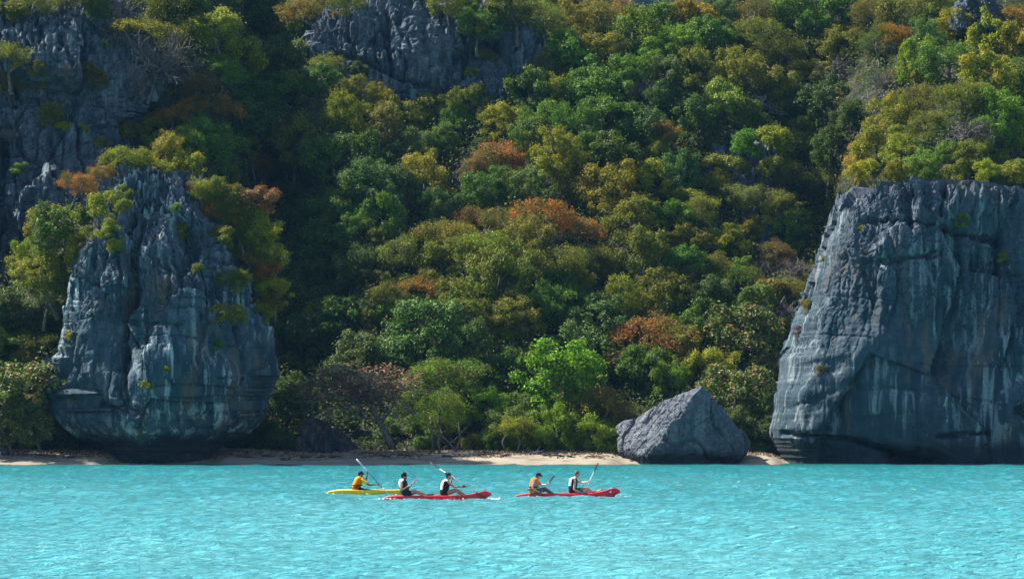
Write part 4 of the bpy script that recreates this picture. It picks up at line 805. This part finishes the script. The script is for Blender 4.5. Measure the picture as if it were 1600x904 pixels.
# labels of the trees that are told apart by their neighbours
LAND = [(205, 262, 'top of the rock stack'), (95, 600, 'overhang of the rock stack'), (425, 560, 'bulging side of the rock stack'), (246, 92, 'largest bare grey tree'), (228, 52, 'ledge-top flat tree'), (335, 168, 'ledge-end orange tree'), (408, 262, 'lone orange gully tree'), (128, 290, 'shoulder orange tree'),
    (480, 112, 'bleached gully snag'), (640, 60, 'fluted cliff'), (640, 175, 'foot of the fluted cliff'), (596, 152, 'golden crown under the fluted cliff'), (508, 690, 'reddish slab'), (590, 640, 'leaning half-bare almond'), (668, 525, 'large bluish round crown'), (688, 650, 'slim pale trunks'), (880, 600, 'largest round beach tree'), (850, 555, 'rust flat crown'),
    (1012, 522, 'wide orange crown'), (1065, 620, 'pointed boulder'), (1160, 530, 'tall mottled sea almond'), (1290, 300, 'upper corner of the cliff wall'), (1240, 470, 'slanting edge of the cliff wall'), (1480, 285, 'rim of the cliff wall'), (1375, 155, 'largest ravine snag'), (1400, 60, 'glowing upper orange tree'), (1590, 30, 'outcrop orange tree'), (1525, 15, 'small dark outcrop'),
    (1150, 275, 'snag on the shaded rock face'), (1160, 330, 'shaded rock face'), (1000, 140, 'small bare upper-slope tree'), (1186, 165, 'ravine-head snag'), (1040, 15, 'gap with the far hill'), (800, 262, 'orange tree with a pale snag'), (968, 262, 'mid-slope rosette plant'), (670, 450, 'golden orange crown of the rust belt'), (735, 345, 'first rust crown of the belt'), (905, 360, 'orange crown ending the rust belt'),
    (808, 668, 'thin grey stems'), (780, 440, 'middle of the rust belt'), (480, 470, 'dark gully floor'), (540, 330, 'mouth of the dark gully'), (22, 615, 'beach-end almond'), (115, 60, 'dark slab of the broken cliff')]
PHR = {'top of the rock stack': 1}
def rel(dx, dy):
    d = math.hypot(dx, dy); q = 'just ' if d < 55 else ('well ' if d > 130 else '')
    if abs(dy) > abs(dx) * .8: return q + ('above' if dy < 0 else 'below')
    return ('close ' if d < 55 else ('far ' if d > 130 else '')) + ('on the rock-stack side of' if dx < 0 else 'on the cliff-wall side of')
USED = set(p[6] for p in PLACED if p[6])
def describe():
    for (px, py, r, kind, col, root, lab) in PLACED:
        if lab: continue
        size = 'small ' if r < 27 else ('large ' if r > 47 else '')
        what = size + (CNAME[col] + ' ' + KNAME[kind] if kind != 'bare' else 'bare grey twiggy tree')
        order = sorted(LAND, key=lambda l: (l[0] - px) ** 2 + (l[1] - py) ** 2); out = None
        for l in order[:5]:
            if math.hypot(l[0] - px, l[1] - py) < 12: continue
            c = f"{what} {rel(px - l[0], py - l[1])} the {l[2]}"
            if c not in USED and len(c.split()) <= 16: out = c; break
        if out is None:
            for l in order[:6]:
                for m in order[1:7]:
                    if m is l: continue
                    c = f"{size}{CNAME[col]} {KNAME[kind].split()[-1]} {rel(px - l[0], py - l[1])} the {l[2]}, facing the {m[2]}"
                    if c not in USED and len(c.split()) <= 16: out = c; break
                if out: break
        out = out or what + ' on the wooded slope'
        USED.add(out); root['label'] = out
        if kind not in ('snag',): root['group'] = 'trees on the wooded slope' if root.name.startswith('tree') else 'shrubs on the wooded slope'
describe()

# ------------------------------------------------------------------ kayaks
def kayak_mat(name, col):
    t = NT(name); v = t.n('ShaderNodeTexCoord').outputs['Object']; f = t.noise(t.mapv(v, (1, 4, 4)), 2.2, 4, .6)
    c = t.mix(f, tuple(x * .8 for x in col), tuple(min(1, x * 1.12) for x in col))
    sc = t.noise(t.mapv(v, (.6, 6, 12)), 9.0, 3, .6); c = t.mix(t.math('MULTIPLY', t.ramp(sc, [(.6, 0.0), (.75, 1.0)]), .25), c, (.75, .7, .68))
    return t.done(t.bsdf(c, t.math('ADD', .28, t.math('MULTIPLY', f, .25)), .5))
M['kayak_red'] = kayak_mat('kayak_red', (.80, .006, .030)); M['kayak_yellow'] = kayak_mat('kayak_yellow', (.80, .50, .003))
M['black_plastic'] = plain('black_plastic', (.018, .018, .022), .5)
M['white_paint'] = plain('white_paint', (.62, .62, .61), .35); M['dark_shaft'] = plain('dark_shaft', (.05, .07, .10), .35)
M['blade_red'] = plain('blade_red', (.46, .03, .06), .4); M['blade_dark'] = plain('blade_dark', (.13, .045, .06), .45)
M['sticker'] = plain('sticker', (.8, .8, .78), .5, var=.05)
def kayak(name_label, col, x0, x1, py_water, Y, bow, stern, deck, yaw, seats, feet, decals=()):
    """Sit-on-top kayak, stern at photo column x0, bow at x1. Heights in metres above the water."""
    cpt = P((x0 + x1) / 2, py_water, Y); L = (x1 - x0) / F * Y; origin = Vector((cpt.x, Y, 0.0))
    root = thing('kayak', origin, name_label, 'kayak', 'kayaks crossing the bay', rz=yaw)
    ns, nc = 90, 30; u = np.linspace(0, 1, ns); x = (u - .5) * L
    half = .375 * np.minimum(1, np.sin(np.pi * np.clip(u, .0, 1)) ** .55 * 1.02); half = np.maximum(half, .012)
    top = deck + (stern - deck) * (1 - smooth(u, 0, .22)) ** 1.5 + (bow - deck) * smooth(u, .68, 1.0) ** 1.3
    tip = smooth(u, .93, 1.0) ** 2; top = top - tip * bow * .22; tail = (1 - smooth(u, 0, .05)) ** 2; top = top - tail * stern * .4
    keel = -.12 + .14 * (1 - smooth(u, 0, .14)) ** 2 + (bow * .50 + .12) * smooth(u, .82, 1.0) ** 2
    rec = np.zeros(ns)
    for s in seats: rec = np.maximum(rec, .085 * smooth(u, s - .085, s - .05) * (1 - smooth(u, s + .05, s + .09)))
    for s in feet: rec = np.maximum(rec, .11 * smooth(u, s - .14, s - .09) * (1 - smooth(u, s + .03, s + .07)))
    rows = []
    for i in range(ns):
        a, tp, kl, rc = half[i], top[i], keel[i], rec[i]; ring = []
        for k in range(14):                                # under side, from one gunwale round the keel to the other
            th = math.pi * k / 13; ring.append((x[i], -a * math.copysign(abs(math.cos(th)) ** .75, math.cos(th)), tp - .03 - (tp - .03 - kl) * math.sin(th) ** .8))
        for (f, h) in ((1.0, .0), (.93, .018), (.84, .02), (.76, -.006), (.70, -rc), (.5, -rc * 1.06), (.25, -rc * 1.08), (0, -rc * 1.08), (-.25, -rc * 1.08), (-.5, -rc * 1.06), (-.70, -rc), (-.76, -.006), (-.84, .02), (-.93, .018), (-1, 0)):
            crn = .05 * (1 - f * f) * (1 if rc < .01 else 0) * min(1, a / .3); ring.append((x[i], a * f, tp + h * min(1, a / .2) + crn))
        rows.append(ring)
    V = np.array(rows); nring = V.shape[1]; Fc = grid_faces(ns, nring, True)
    me = mesh_np('hull', V.reshape(-1, 3), Fc, [col], True); obj('hull', me, root)
    mb = MB()
    for yy in (-1, 1): mb.tube([(x[4], yy * .05, top[4] + .03), (x[2], yy * .05, top[2] + .055), (x[2] + .02, yy * .05, top[2] + .02)], .012, 6)
    mb.tube([(x[2], -.05, top[2] + .055), (x[2], .05, top[2] + .055)], .016, 6); obj('stern_handle', mb.mesh('stern_handle', [M['black_plastic']]), root)
    mb = MB(); k = int(ns * .93); mb.tube([(x[k], -.05, top[k] + .02), (x[k] + .03, -.05, top[k] + .07), (x[k] + .03, .05, top[k] + .07), (x[k], .05, top[k] + .02)], .012, 6); obj('bow_handle', mb.mesh('bow_handle', [M['black_plastic']]), root)
    for s in feet:                                         # moulded foot rests
        mb = MB(); k = int(ns * min(.97, s)); 
        for yy in (-.14, .14): mb.ell((x[k], yy, top[k] - .03), .05, .05, .035)
        obj('foot_rest', mb.mesh('foot_rest', [col]), root)
    for (uu, w) in decals:
        k = int(ns * uu); mb = MB(); mb.ell((x[k], -half[k] * .99, top[k] - .09), w, .012, w * .6); obj('decal', mb.mesh('decal', [M['sticker']]), root)
    return root, top, L
YA, YB, YC = 97.2, 100.4, 103.7
kA = kayak('nearest long red kayak with a high bow, carrying two paddlers in dark vests', M['kayak_red'], 598, 768, 781, YA, .35, .13, .165, math.radians(-3), (.22, .60), (.43, .83), ((.66, .03),))
kB = kayak('red kayak ahead of the others with an orange-vested paddler sitting at its stern', M['kayak_red'], 804, 969, 777, YB, .38, .10, .155, math.radians(-5), (.20, .56), (.40, .82), ((.90, .05),))
kC = kayak('yellow kayak with one paddler, its bow hidden behind the nearest red kayak', M['kayak_yellow'], 508, 645, 773, YC, .21, .13, .19, math.radians(2), (.40,), (.78,))

def build_foam():
    rs = np.random.default_rng(77); C = []
    for (px, py, Y, n, sx, sy) in ((770, 779, 97.0, 60, .25, .25), (600, 781, 97.0, 40, .3, .2), (690, 782, 96.7, 60, 1.6, .12), (973, 776, 100.2, 70, .3, .3), (890, 778, 99.9, 50, 1.5, .12), (512, 773, 103.6, 50, .5, .25), (570, 775, 103.3, 50, .9, .12), (906, 779, 99.8, 25, .15, .15)):
        c = P(px, py, Y); C.append(np.stack([c.x + rs.normal(0, sx, n), Y + rs.normal(0, sy, n), rs.uniform(.02, .09, n)], -1))
    C = np.concatenate(C); nn = rs.normal(size=C.shape) * .35 + [0, -.3, 1]; nn /= np.linalg.norm(nn, axis=1)[:, None]
    o = obj('foam', leaves_mesh('foam', C, nn, rs.uniform(.05, .13, len(C)), rs.uniform(.03, .07, len(C)), M['sticker'], rs)); o['kind'] = 'stuff'
build_foam()

# ------------------------------------------------------------------ people
def skin_mat(name, c):
    t = NT(name); v = t.n('ShaderNodeTexCoord').outputs['Object']; f = t.noise(v, 9, 4)
    x = t.mix(f, tuple(k * .85 for k in c), tuple(k * 1.12 for k in c)); return t.done(t.bsdf(x, .5, .35))
SKIN = {'fair': skin_mat('skin_fair', (.52, .30, .22)), 'tan': skin_mat('skin_tan', (.40, .205, .13)), 'brown': skin_mat('skin_brown', (.20, .085, .05))}
for n_, c_ in (('orange_vest', (1.0, .17, .004)), ('yellow_vest', (1.0, .28, .004)), ('navy', (.012, .016, .035)), ('black_cloth', (.012, .012, .016)), ('white_cloth', (.60, .58, .58)), ('pink_cloth', (.74, .58, .55)), ('yellow_cloth', (.70, .48, .03)),
               ('green_cloth', (.03, .22, .04)), ('grey_cloth', (.10, .10, .095)), ('teal_cloth', (.06, .13, .16)), ('blue_cloth', (.10, .18, .55)), ('hair_black', (.010, .009, .010)), ('hair_brown', (.16, .075, .04)), ('hair_dark', (.035, .018, .015)), ('lip', (.35, .10, .09)), ('eye', (.03, .025, .02)), ('lilac_cloth', (.30, .28, .34))):  # last entry: grey-lilac shirt cloth
    M[n_] = plain(n_, c_, .85 if 'cloth' in n_ or 'vest' in n_ else .6, .2)
def remeshed(mb, name, mat, voxel, smooth_n=3, org=(0, 0, 0), decim=None):
    o = obj('shape', mb.mesh('shape', [], False)); m = o.modifiers.new('r', 'REMESH'); m.mode = 'VOXEL'; m.voxel_size = voxel
    s = o.modifiers.new('s', 'SMOOTH'); s.iterations = smooth_n; s.factor = .5
    if decim: d = o.modifiers.new('d', 'DECIMATE'); d.ratio = decim
    dg = bpy.context.evaluated_depsgraph_get(); me = bpy.data.meshes.new_from_object(o.evaluated_get(dg)); me.name = name
    bpy.data.objects.remove(o)
    me.transform(Matrix.Translation(-Vector(org))); me.materials.clear(); 
    for x in (mat if isinstance(mat, list) else [mat]): me.materials.append(x)
    me.polygons.foreach_set('use_smooth', np.ones(len(me.polygons), bool)); me.update(); return me
def join_meshes(name, mes, mats):
    V, Fc, off = [], [], 0
    for me in mes:
        co = np.zeros(len(me.vertices) * 3, np.float32); me.vertices.foreach_get('co', co); V.append(co.reshape(-1, 3)); Fc += [tuple(i + off for i in p.vertices) for p in me.polygons]; off += len(me.vertices)
    out = bpy.data.meshes.new(name); out.from_pydata(np.concatenate(V).tolist(), [], Fc)
    for m in mats: out.materials.append(m)
    out.polygons.foreach_set('use_smooth', np.ones(len(out.polygons), bool)); out.update(); return out

def person(label, Y, J, skin, shirt, vest, shorts, hair, shafts, hat=None, extra=(), leg_skin=True, face_pitch=0.0, shoes=None, group='paddlers in the kayaks'):
    """J: joints as (photo column, photo row, metres towards (-) or away (+) from the camera) about the kayak's own distance Y."""
    j = {k: P(v[0], v[1], Y + (v[2] if len(v) > 2 else 0)) for k, v in J.items()}
    hip, chest, head = j['hip'], j['chest'], j['head']; org = hip - Vector((0, 0, .1))
    root = thing('person', org, label, 'person', group); side = Vector((0, 1, 0)); X = Vector((1, 0, 0))
    up = (chest - hip).normalized(); mid = hip.lerp(chest, .5) - Vector((.012, 0, 0))
    mb = MB()
    for s in (-1, 1):
        mb.cap(hip + side * s * .085, mid + side * s * .07, .105, .095); mb.cap(mid + side * s * .07, chest + side * s * .085, .095, .105)
        mb.cap(chest + side * s * .07 + up * .02, j['sh' + 'nf'[s > 0]], .085, .058)
    neck = chest + up * .12; mb.cap(neck - up * .05, head - Vector((.015, 0, .075)), .062, .052)
    R = Matrix.Rotation(face_pitch, 3, 'Y'); hd = lambda x, y, z: head + R @ Vector((x, y, z))
    mb.ell(hd(0, 0, .02), .098, .077, .105, R, 20, 14); mb.ell(hd(.025, 0, -.055), .068, .056, .062, R); mb.ell(hd(.055, 0, -.085), .03, .03, .022, R)
    mb.cap(hd(.085, 0, .012), hd(.112, 0, -.028), .012, .018); mb.ell(hd(.088, 0, .03), .014, .05, .012, R); mb.ell(hd(.088, 0, -.056), .016, .026, .013, R)
    for s in (-1, 1): mb.ell(hd(-.005, s * .078, -.012), .022, .012, .034, R); mb.ell(hd(.078, s * .038, -.018), .018, .022, .018, R)
    hands = []
    for c in 'nf':
        sh, el, wr = j['sh' + c], j['el' + c], j['ha' + c]; d = (wr - el).normalized(); w0 = wr - d * .085
        mb.cap(sh, sh.lerp(el, .45), .054, .05); mb.cap(sh.lerp(el, .45), el, .05, .039); mb.cap(el, el.lerp(w0, .35), .039, .041); mb.cap(el.lerp(w0, .35), w0, .041, .026)
        ax = shafts[c].normalized(); pn = (wr - w0).normalized(); pn = (pn - ax * pn.dot(ax)).normalized(); back = ax.cross(pn).normalized()
        pc = wr - pn * .045 + back * .012
        mb.cap(w0, pc, .027, .03); mb.cap(pc - ax * .028, pc + ax * .028, .021, .021)
        hands.append((pc, pn, ax, back, wr))
        hp, kn, an, to = hip + side * (-.1 if c == 'n' else .1), j['kn' + c], j['an' + c], j['to' + c]
        mb.cap(hp, hp.lerp(kn, .4), .098, .085); mb.cap(hp.lerp(kn, .4), kn, .085, .058); mb.cap(kn, kn.lerp(an, .32), .056, .057); mb.cap(kn.lerp(an, .32), an, .057, .036); mb.cap(an, to, .038, .024); mb.cap(an, an - Vector((.035, 0, .02)), .036, .03)
    body = remeshed(mb, 'body', SKIN[skin], .0125, 4, org)
    fb = MB()
    for (pc, pn, ax, back, wr) in hands:
        for q, (off, ln, rr) in enumerate(((-.036, .95, .0085), (-.012, 1.08, .009), (.012, 1.0, .009), (.036, .82, .0075))):     # four fingers closing round the shaft
            c0 = wr + ax * off; pts = [pc + ax * off * .85 + pn * .008]
            for k in range(5):
                a = math.radians(120 - k * 58 * ln); pts.append(c0 + (back * math.sin(a) + pn * -math.cos(a)) * .027)
            fb.tube(pts, [rr * 1.1, rr * 1.08, rr, rr * .95, rr * .85, rr * .6], 6)
        fb.tube([pc - ax * .03 - pn * .012, wr - ax * .05 - back * .012 - pn * .02, wr - ax * .045 - back * .03 + pn * .002, wr - ax * .03 - back * .032 + pn * .016], [.012, .011, .010, .007], 6)  # thumb from the side of the palm
    fm = fb.mesh('fingers', [], True, org); me = join_meshes('body', [body, fm], [SKIN[skin]]); obj('body', me, root)
    eb = MB()
    for s in (-1, 1): eb.ell(hd(.088, s * .034, .006), .010, .013, .009, R, 8, 6)
    obj('eyes', eb.mesh('eyes', [M['eye']], True, org), root)
    lb = MB(); lb.ell(hd(.099, 0, -.055), .008, .022, .006, R, 10, 6); obj('mouth', lb.mesh('mouth', [M['lip']], True, org), root)
    if hair:
        hb = MB(); hm, cut, puff = hair
        hb.ell(hd(-.012, 0, .038), .103 * puff, .086 * puff, .104 * puff, R, 20, 12); hb.ell(hd(-.045, 0, -.015), .066 * puff, .078, .07, R)
        if 'bun' in extra: hb.ell(hd(-.10, 0, .085), .05, .05, .05, R)
        if 'beard' in extra: hb.ell(hd(.038, 0, -.082), .056, .056, .045, R)
        hme = remeshed(hb, 'hair', M[hm], .012, 2, org); obj('hair', hme, root)
    if 'sunglasses' in extra:
        gb = MB(); 
        for s in (-1, 1): gb.ell(hd(.098, s * .035, .004), .012, .03, .02, R, 10, 6); gb.tube([hd(.09, s * .065, .01), hd(.0, s * .082, .008)], .005, 5)
        obj('sunglasses', gb.mesh('sunglasses', [M['black_plastic']], True, org), root)
    if hat:
        cb = MB(); cb.ell(hd(-.008, 0, .055), .112, .092, .085, R, 20, 12); cb.cap(hd(.06, -.03, .045), hd(.155, -.02, .03), .032, .018); cb.cap(hd(.06, .03, .045), hd(.155, .02, .03), .032, .018); cb.cap(hd(.06, 0, .047), hd(.165, 0, .032), .032, .016)
        obj('cap', remeshed(cb, 'cap', M[hat], .011, 2, org), root)
    def torso(grow, lo, hi):
        tb = MB(); a = hip.lerp(chest, lo); b = hip.lerp(chest, hi)
        for s in (-1, 1): tb.cap(a + side * s * .085, mid + side * s * .075, .10 + grow, .096 + grow); tb.cap(mid + side * s * .075, b + side * s * .08, .096 + grow, .104 + grow)
        return tb
    if shirt:
        tb = torso(.014, .1, 1.0)
        for s, c in ((-1, 'n'), (1, 'f')): tb.cap(chest + side * s * .07 + up * .02, j['sh' + c], .095, .068); tb.cap(j['sh' + c], j['sh' + c].lerp(j['el' + c], .62), .068, .066)
        sm = remeshed(tb, 'shirt', [M[x] for x in shirt], .014, 3, org)
        if len(shirt) > 1:
            for p in sm.polygons: p.material_index = 1 if (p.center + org - j['shn']).length < .26 and p.center.y + org.y < j['shn'].y + .10 and (p.center + org).x > j['shn'].x - .03 else 0
        obj('shirt', sm, root)
    if vest:
        low, high, cutz, strap = vest
        vb = torso(.066, .18, .98)
        for s, c in ((-1, 'n'), (1, 'f')): vb.cap(chest + side * s * .06 + up * .03, chest + side * s * .105 + up * .07, .085, .062)
        vm = remeshed(vb, 'life_vest', [M[low], M[high]], .015, 3, org); zc = hip.z + (chest.z - hip.z) * cutz
        for p in vm.polygons: q = p.center + org; axx = hip.x + (chest.x - hip.x) * (q.z - hip.z) / max(.05, chest.z - hip.z); p.material_index = 1 if q.z > zc and q.x < axx - .075 + .14 * (q.z > chest.z + .09) else 0
        vo = obj('life_vest', vm, root)
        for uu in strap:
            a = hip.lerp(chest, uu); sb = MB(); ring = []
            for k in range(21):
                th = 2 * math.pi * k / 20; ring.append(a + Vector((math.copysign(abs(math.cos(th)) ** .8, math.cos(th)) * .192, math.sin(th) * .270, 0)) + up * .0)
            sb.tube(ring, .024, 6, False); obj('strap', sb.mesh('strap', [M['black_cloth']], True, org), vo)
        if 'mark' in extra:
            kb = MB(); mm = hip.lerp(chest, .86) + Vector((-.148, 0, .01))
            for dz, w in ((.05, .03), (.025, .05), (0, .02), (-.025, .05)): kb.ell(mm + Vector((0, 0, dz)), .008, w, .009)
            obj('vest_mark', kb.mesh('vest_mark', [M['black_cloth']], True, org), vo)
        cb = MB(); cl = []
        for k in range(13):
            th = math.pi * 2 * k / 12; cl.append(neck - up * .02 + Vector((math.cos(th) * .085 + .01, math.sin(th) * .085, -.03 * math.cos(th))))
        cb.tube(cl, .02, 6, False); obj('collar', cb.mesh('collar', [M[high]], True, org), vo)
    if 'scarf' in extra:
        cb = MB(); cb.cap(neck - up * .02, neck + up * .045, .082, .070); obj('scarf', remeshed(cb, 'scarf', M['blue_cloth'], .014, 2, org), root)
    if 'wristband' in extra:
        wb = MB(); d = (j['han'] - j['eln']).normalized(); wb.cap(j['han'] - d * .15, j['han'] - d * .075, .042, .038); obj('glove', remeshed(wb, 'glove', M['navy'], .012, 2, org), root)
    sb = MB(); fr, mt = shorts
    for s, c in ((-1, 'n'), (1, 'f')):
        hp = hip + side * s * .1; k2 = hp.lerp(j['kn' + c], min(fr, 1)); sb.cap(hp, k2, .113, .100 if fr < .8 else .075); sb.cap(hip + side * s * .085, hip.lerp(mid, .8) + side * s * .07, .118, .105)
        if fr > 1: sb.cap(j['kn' + c], j['kn' + c].lerp(j['an' + c], .85), .070, .055)
    obj('shorts' if fr < .8 else 'trousers', remeshed(sb, 'shorts', M[mt], .015, 3, org), root)
    if shoes:
        fb = MB()
        for c in 'nf': fb.cap(j['an' + c] + Vector((-.03, 0, -.01)), j['to' + c], .052, .036)
        obj('shoes', remeshed(fb, 'shoes', M[shoes], .014, 2, org), root)
    return root
def paddle(label, a, b, Y, shaft, blade, tip, bl=.44, sp=.4):
    """a, b: the two blade tips as (column, row, depth offset)."""
    A, B = P(a[0], a[1], Y + a[2]), P(b[0], b[1], Y + b[2]); d = (B - A).normalized(); Lg = (B - A).length; mid = (A + B) / 2
    root = thing('paddle', mid, label, 'paddle', 'kayak paddles')
    mb = MB(); mb.tube([A + d * bl * .7, B - d * bl * .7], .0145, 10); obj('shaft', mb.mesh('shaft', [M[shaft]], True, mid), root)
    for (T, dr, an, mt) in ((A, d, sp, blade), (B, -d, sp + .25, tip)):
        u = Vector((0, 1, 0)); u = (u - dr * dr.dot(u)).normalized(); u = Matrix.Rotation(an, 3, dr) @ u; w = dr.cross(u); V, Fc = [], []
        prof = [(0, .02), (.03, .05), (.10, .075), (.2, .085), (.3, .075), (.38, .05), (bl, .018)]
        for (s, hw) in prof:
            for (f, th) in ((-1, 0), (-.5, .010), (0, .013), (.5, .010), (1, 0), (.5, -.010), (0, -.013), (-.5, -.010)): V.append(T + dr * s * bl / .44 + u * hw * f + w * (th + .02 * (1 - f * f)))
        for i in range(len(prof) - 1):
            for k in range(8): Fc.append((i * 8 + k, i * 8 + (k + 1) % 8, (i + 1) * 8 + (k + 1) % 8, (i + 1) * 8 + k))
        Fc += [tuple(range(7, -1, -1)), tuple(range((len(prof) - 1) * 8, len(prof) * 8))]
        mb = MB(); mb.add([tuple(v) for v in V], Fc); obj('blade', mb.mesh('blade', [M[mt]], True, mid), root)
    return A, B, d
# paddles first: the hands close on them
pC = paddle('white-bladed paddle with a dark shaft held by the paddler in the yellow kayak', (557, 717, .25), (608.5, 773.5, -.35), YC, 'dark_shaft', 'white_paint', 'white_paint', sp=.25)
p2 = paddle('paddle seen nearly end on with one red blade raised before the curly-haired man', (649.5, 748, -.80), (628, 776.5, .95), YA, 'white_paint', 'blade_red', 'blade_red', sp=-.2)
p3 = paddle('long white-shafted paddle with dark red blades crossing behind the head of the woman', (672, 722.5, .42), (757.5, 776.5, -.42), YA, 'white_paint', 'blade_dark', 'blade_dark', sp=.1)
p4 = paddle('pale paddle with a dark upper blade held low by the man in the orange vest', (866.5, 742, .25), (836.5, 779, -.45), YB, 'white_paint', 'blade_dark', 'blade_red', sp=.35)
p5 = paddle('white paddle held steeply upright by the brown-haired man at the front of the red kayak', (934.5, 722.5, .30), (905.5, 784, -.45), YB, 'white_paint', 'blade_dark', 'blade_red', sp=.3)
def on_shaft(pd, Y, px):
    """Point of the paddle's shaft at photo column px, as (column, row, depth offset)."""
    A, B, d = pd; f = lambda q: 800 + q.x / q.y * F
    lo, hi = 0.0, 1.0
    for _ in range(40):
        m = (lo + hi) / 2; v = f(A.lerp(B, m)); up = f(B) > f(A)
        if (v < px) == up: lo = m
        else: hi = m
    q = A.lerp(B, lo); return (px, HZ - (q.z - CAMH) / q.y * F, q.y - Y)
person('person in navy cap, orange life vest and green shirt paddling the yellow kayak', YC,
       dict(hip=(554.5, 766), chest=(561, 749.5), head=(563.5, 740.5), shn=(566, 749.5, -.19), shf=(567, 748, .18), eln=(577, 757.0, -.27), han=on_shaft(pC, YC, 593), elf=(571, 752, .30), haf=on_shaft(pC, YC, 575),
            knn=(574, 765.0, -.12), knf=(575, 765, .14), ann=(588, 768.5, -.1), anf=(588, 768.5, .12), ton=(593, 766.5, -.1), tof=(593, 766.5, .12)),
       'brown', ['green_cloth', 'yellow_cloth'], ('orange_vest', 'yellow_vest', .05, (.30, .52)), (.6, 'navy'), ('hair_black', 0, .98), {'n': pC[2], 'f': pC[2]}, hat='navy', face_pitch=.15)
person('bearded man with curly black hair and sunglasses in a white and navy vest', YA,
       dict(hip=(634, 771), chest=(629.5, 754), head=(631.5, 743.2), shn=(628.3, 752.5, -.20), shf=(631, 752, .19), eln=(627.3, 765.0, -.30), han=on_shaft(p2, YA, 643.3), elf=(634, 765, .30), haf=on_shaft(p2, YA, 639),
            knn=(650, 766.8, -.14), knf=(654, 767.2, .14), ann=(665, 775.2, -.11), anf=(670, 775, .11), ton=(671, 771.8, -.11), tof=(676.5, 771.8, .11)),
       'tan', None, ('navy', 'white_cloth', .62, ()), (.42, 'navy'), ('hair_black', 0, 1.10), {'n': p2[2], 'f': p2[2]}, extra=('beard', 'sunglasses'), shoes='black_cloth')
person('woman with hair in a bun, blue scarf, pale pink and black vest', YA,
       dict(hip=(693.5, 771.5), chest=(696.5, 754.5), head=(701, 743.0), shn=(699.5, 752.3, -.17), shf=(699, 752, .17), eln=(710.5, 760.6, -.26), han=on_shaft(p3, YA, 729.5), elf=(703, 757, .32), haf=on_shaft(p3, YA, 708),
            knn=(711.5, 764.5, -.13), knf=(715, 765, .13), ann=(724, 774.2, -.10), anf=(728, 774, .11), ton=(730, 772.2, -.1), tof=(734, 772, .11)),
       'tan', None, ('black_cloth', 'pink_cloth', .45, ()), (.22, 'navy'), ('hair_dark', 0, 1.0), {'n': p3[2], 'f': p3[2]}, extra=('bun', 'scarf', 'wristband'), face_pitch=.12)
person('person in a black cap, orange life vest with black straps and long grey trousers', YB,
       dict(hip=(832, 768.5), chest=(835.5, 752), head=(841.5, 743.2), shn=(835, 752, -.19), shf=(838, 751, .18), eln=(832, 762.0, -.28), han=on_shaft(p4, YB, 844), elf=(845, 757, .28), haf=on_shaft(p4, YB, 854.5),
            knn=(851, 763.0, -.14), knf=(853, 764, .14), ann=(865, 773.0, -.11), anf=(867, 773, .11), ton=(871, 770.6, -.11), tof=(873.5, 770.6, .11)),
       'fair', ['lilac_cloth'], ('orange_vest', 'orange_vest', .9, (.28, .52)), (1.2, 'grey_cloth'), ('hair_black', 0, .98), {'n': p4[2], 'f': p4[2]}, hat='black_cloth', shoes='black_cloth', face_pitch=.22)
person('man with short reddish brown hair, black and white life vest, teal shorts', YB,
       dict(hip=(894.5, 768.5), chest=(896.0, 751), head=(902, 740.4), shn=(898.2, 750.5, -.20), shf=(900, 750, .19), eln=(897.0, 764.0, -.28), han=on_shaft(p5, YB, 911.6), elf=(908.5, 753.5, .30), haf=on_shaft(p5, YB, 920.6),
            knn=(919, 767.0, -.17), knf=(914, 762, .12), ann=(934, 768.0, -.12), anf=(931, 768, .11), ton=(939, 763.8, -.12), tof=(936, 764.5, .11)),
       'fair', None, ('black_cloth', 'white_cloth', .60, ()), (.55, 'teal_cloth'), ('hair_brown', 0, .98), {'n': p5[2], 'f': p5[2]}, extra=('mark',))

# ------------------------------------------------------------------ sea haze
def build_haze():
    mb = MB(); x, y0, y1, z0, z1 = 800, -700, 900, -20, 185
    V = [(a, b, c) for a in (-x, x) for b in (y0, y1) for c in (z0, z1)]
    mb.add(V, [(0, 1, 3, 2), (4, 6, 7, 5), (0, 4, 5, 1), (2, 3, 7, 6), (0, 2, 6, 4), (1, 5, 7, 3)])
    m = bpy.data.materials.new('haze'); m.use_nodes = True; m.node_tree.nodes.clear()
    o = m.node_tree.nodes.new('ShaderNodeOutputMaterial'); v = m.node_tree.nodes.new('ShaderNodeVolumePrincipled')
    v.inputs['Color'].default_value = (.22, .55, 1.0, 1); v.inputs['Density'].default_value = HAZE; v.inputs['Anisotropy'].default_value = 0.0
    m.node_tree.links.new(v.outputs[0], o.inputs['Volume'])
    h = obj('haze', mb.mesh('haze', [m], False)); h['kind'] = 'stuff'
HAZE = 0.00007
build_haze()
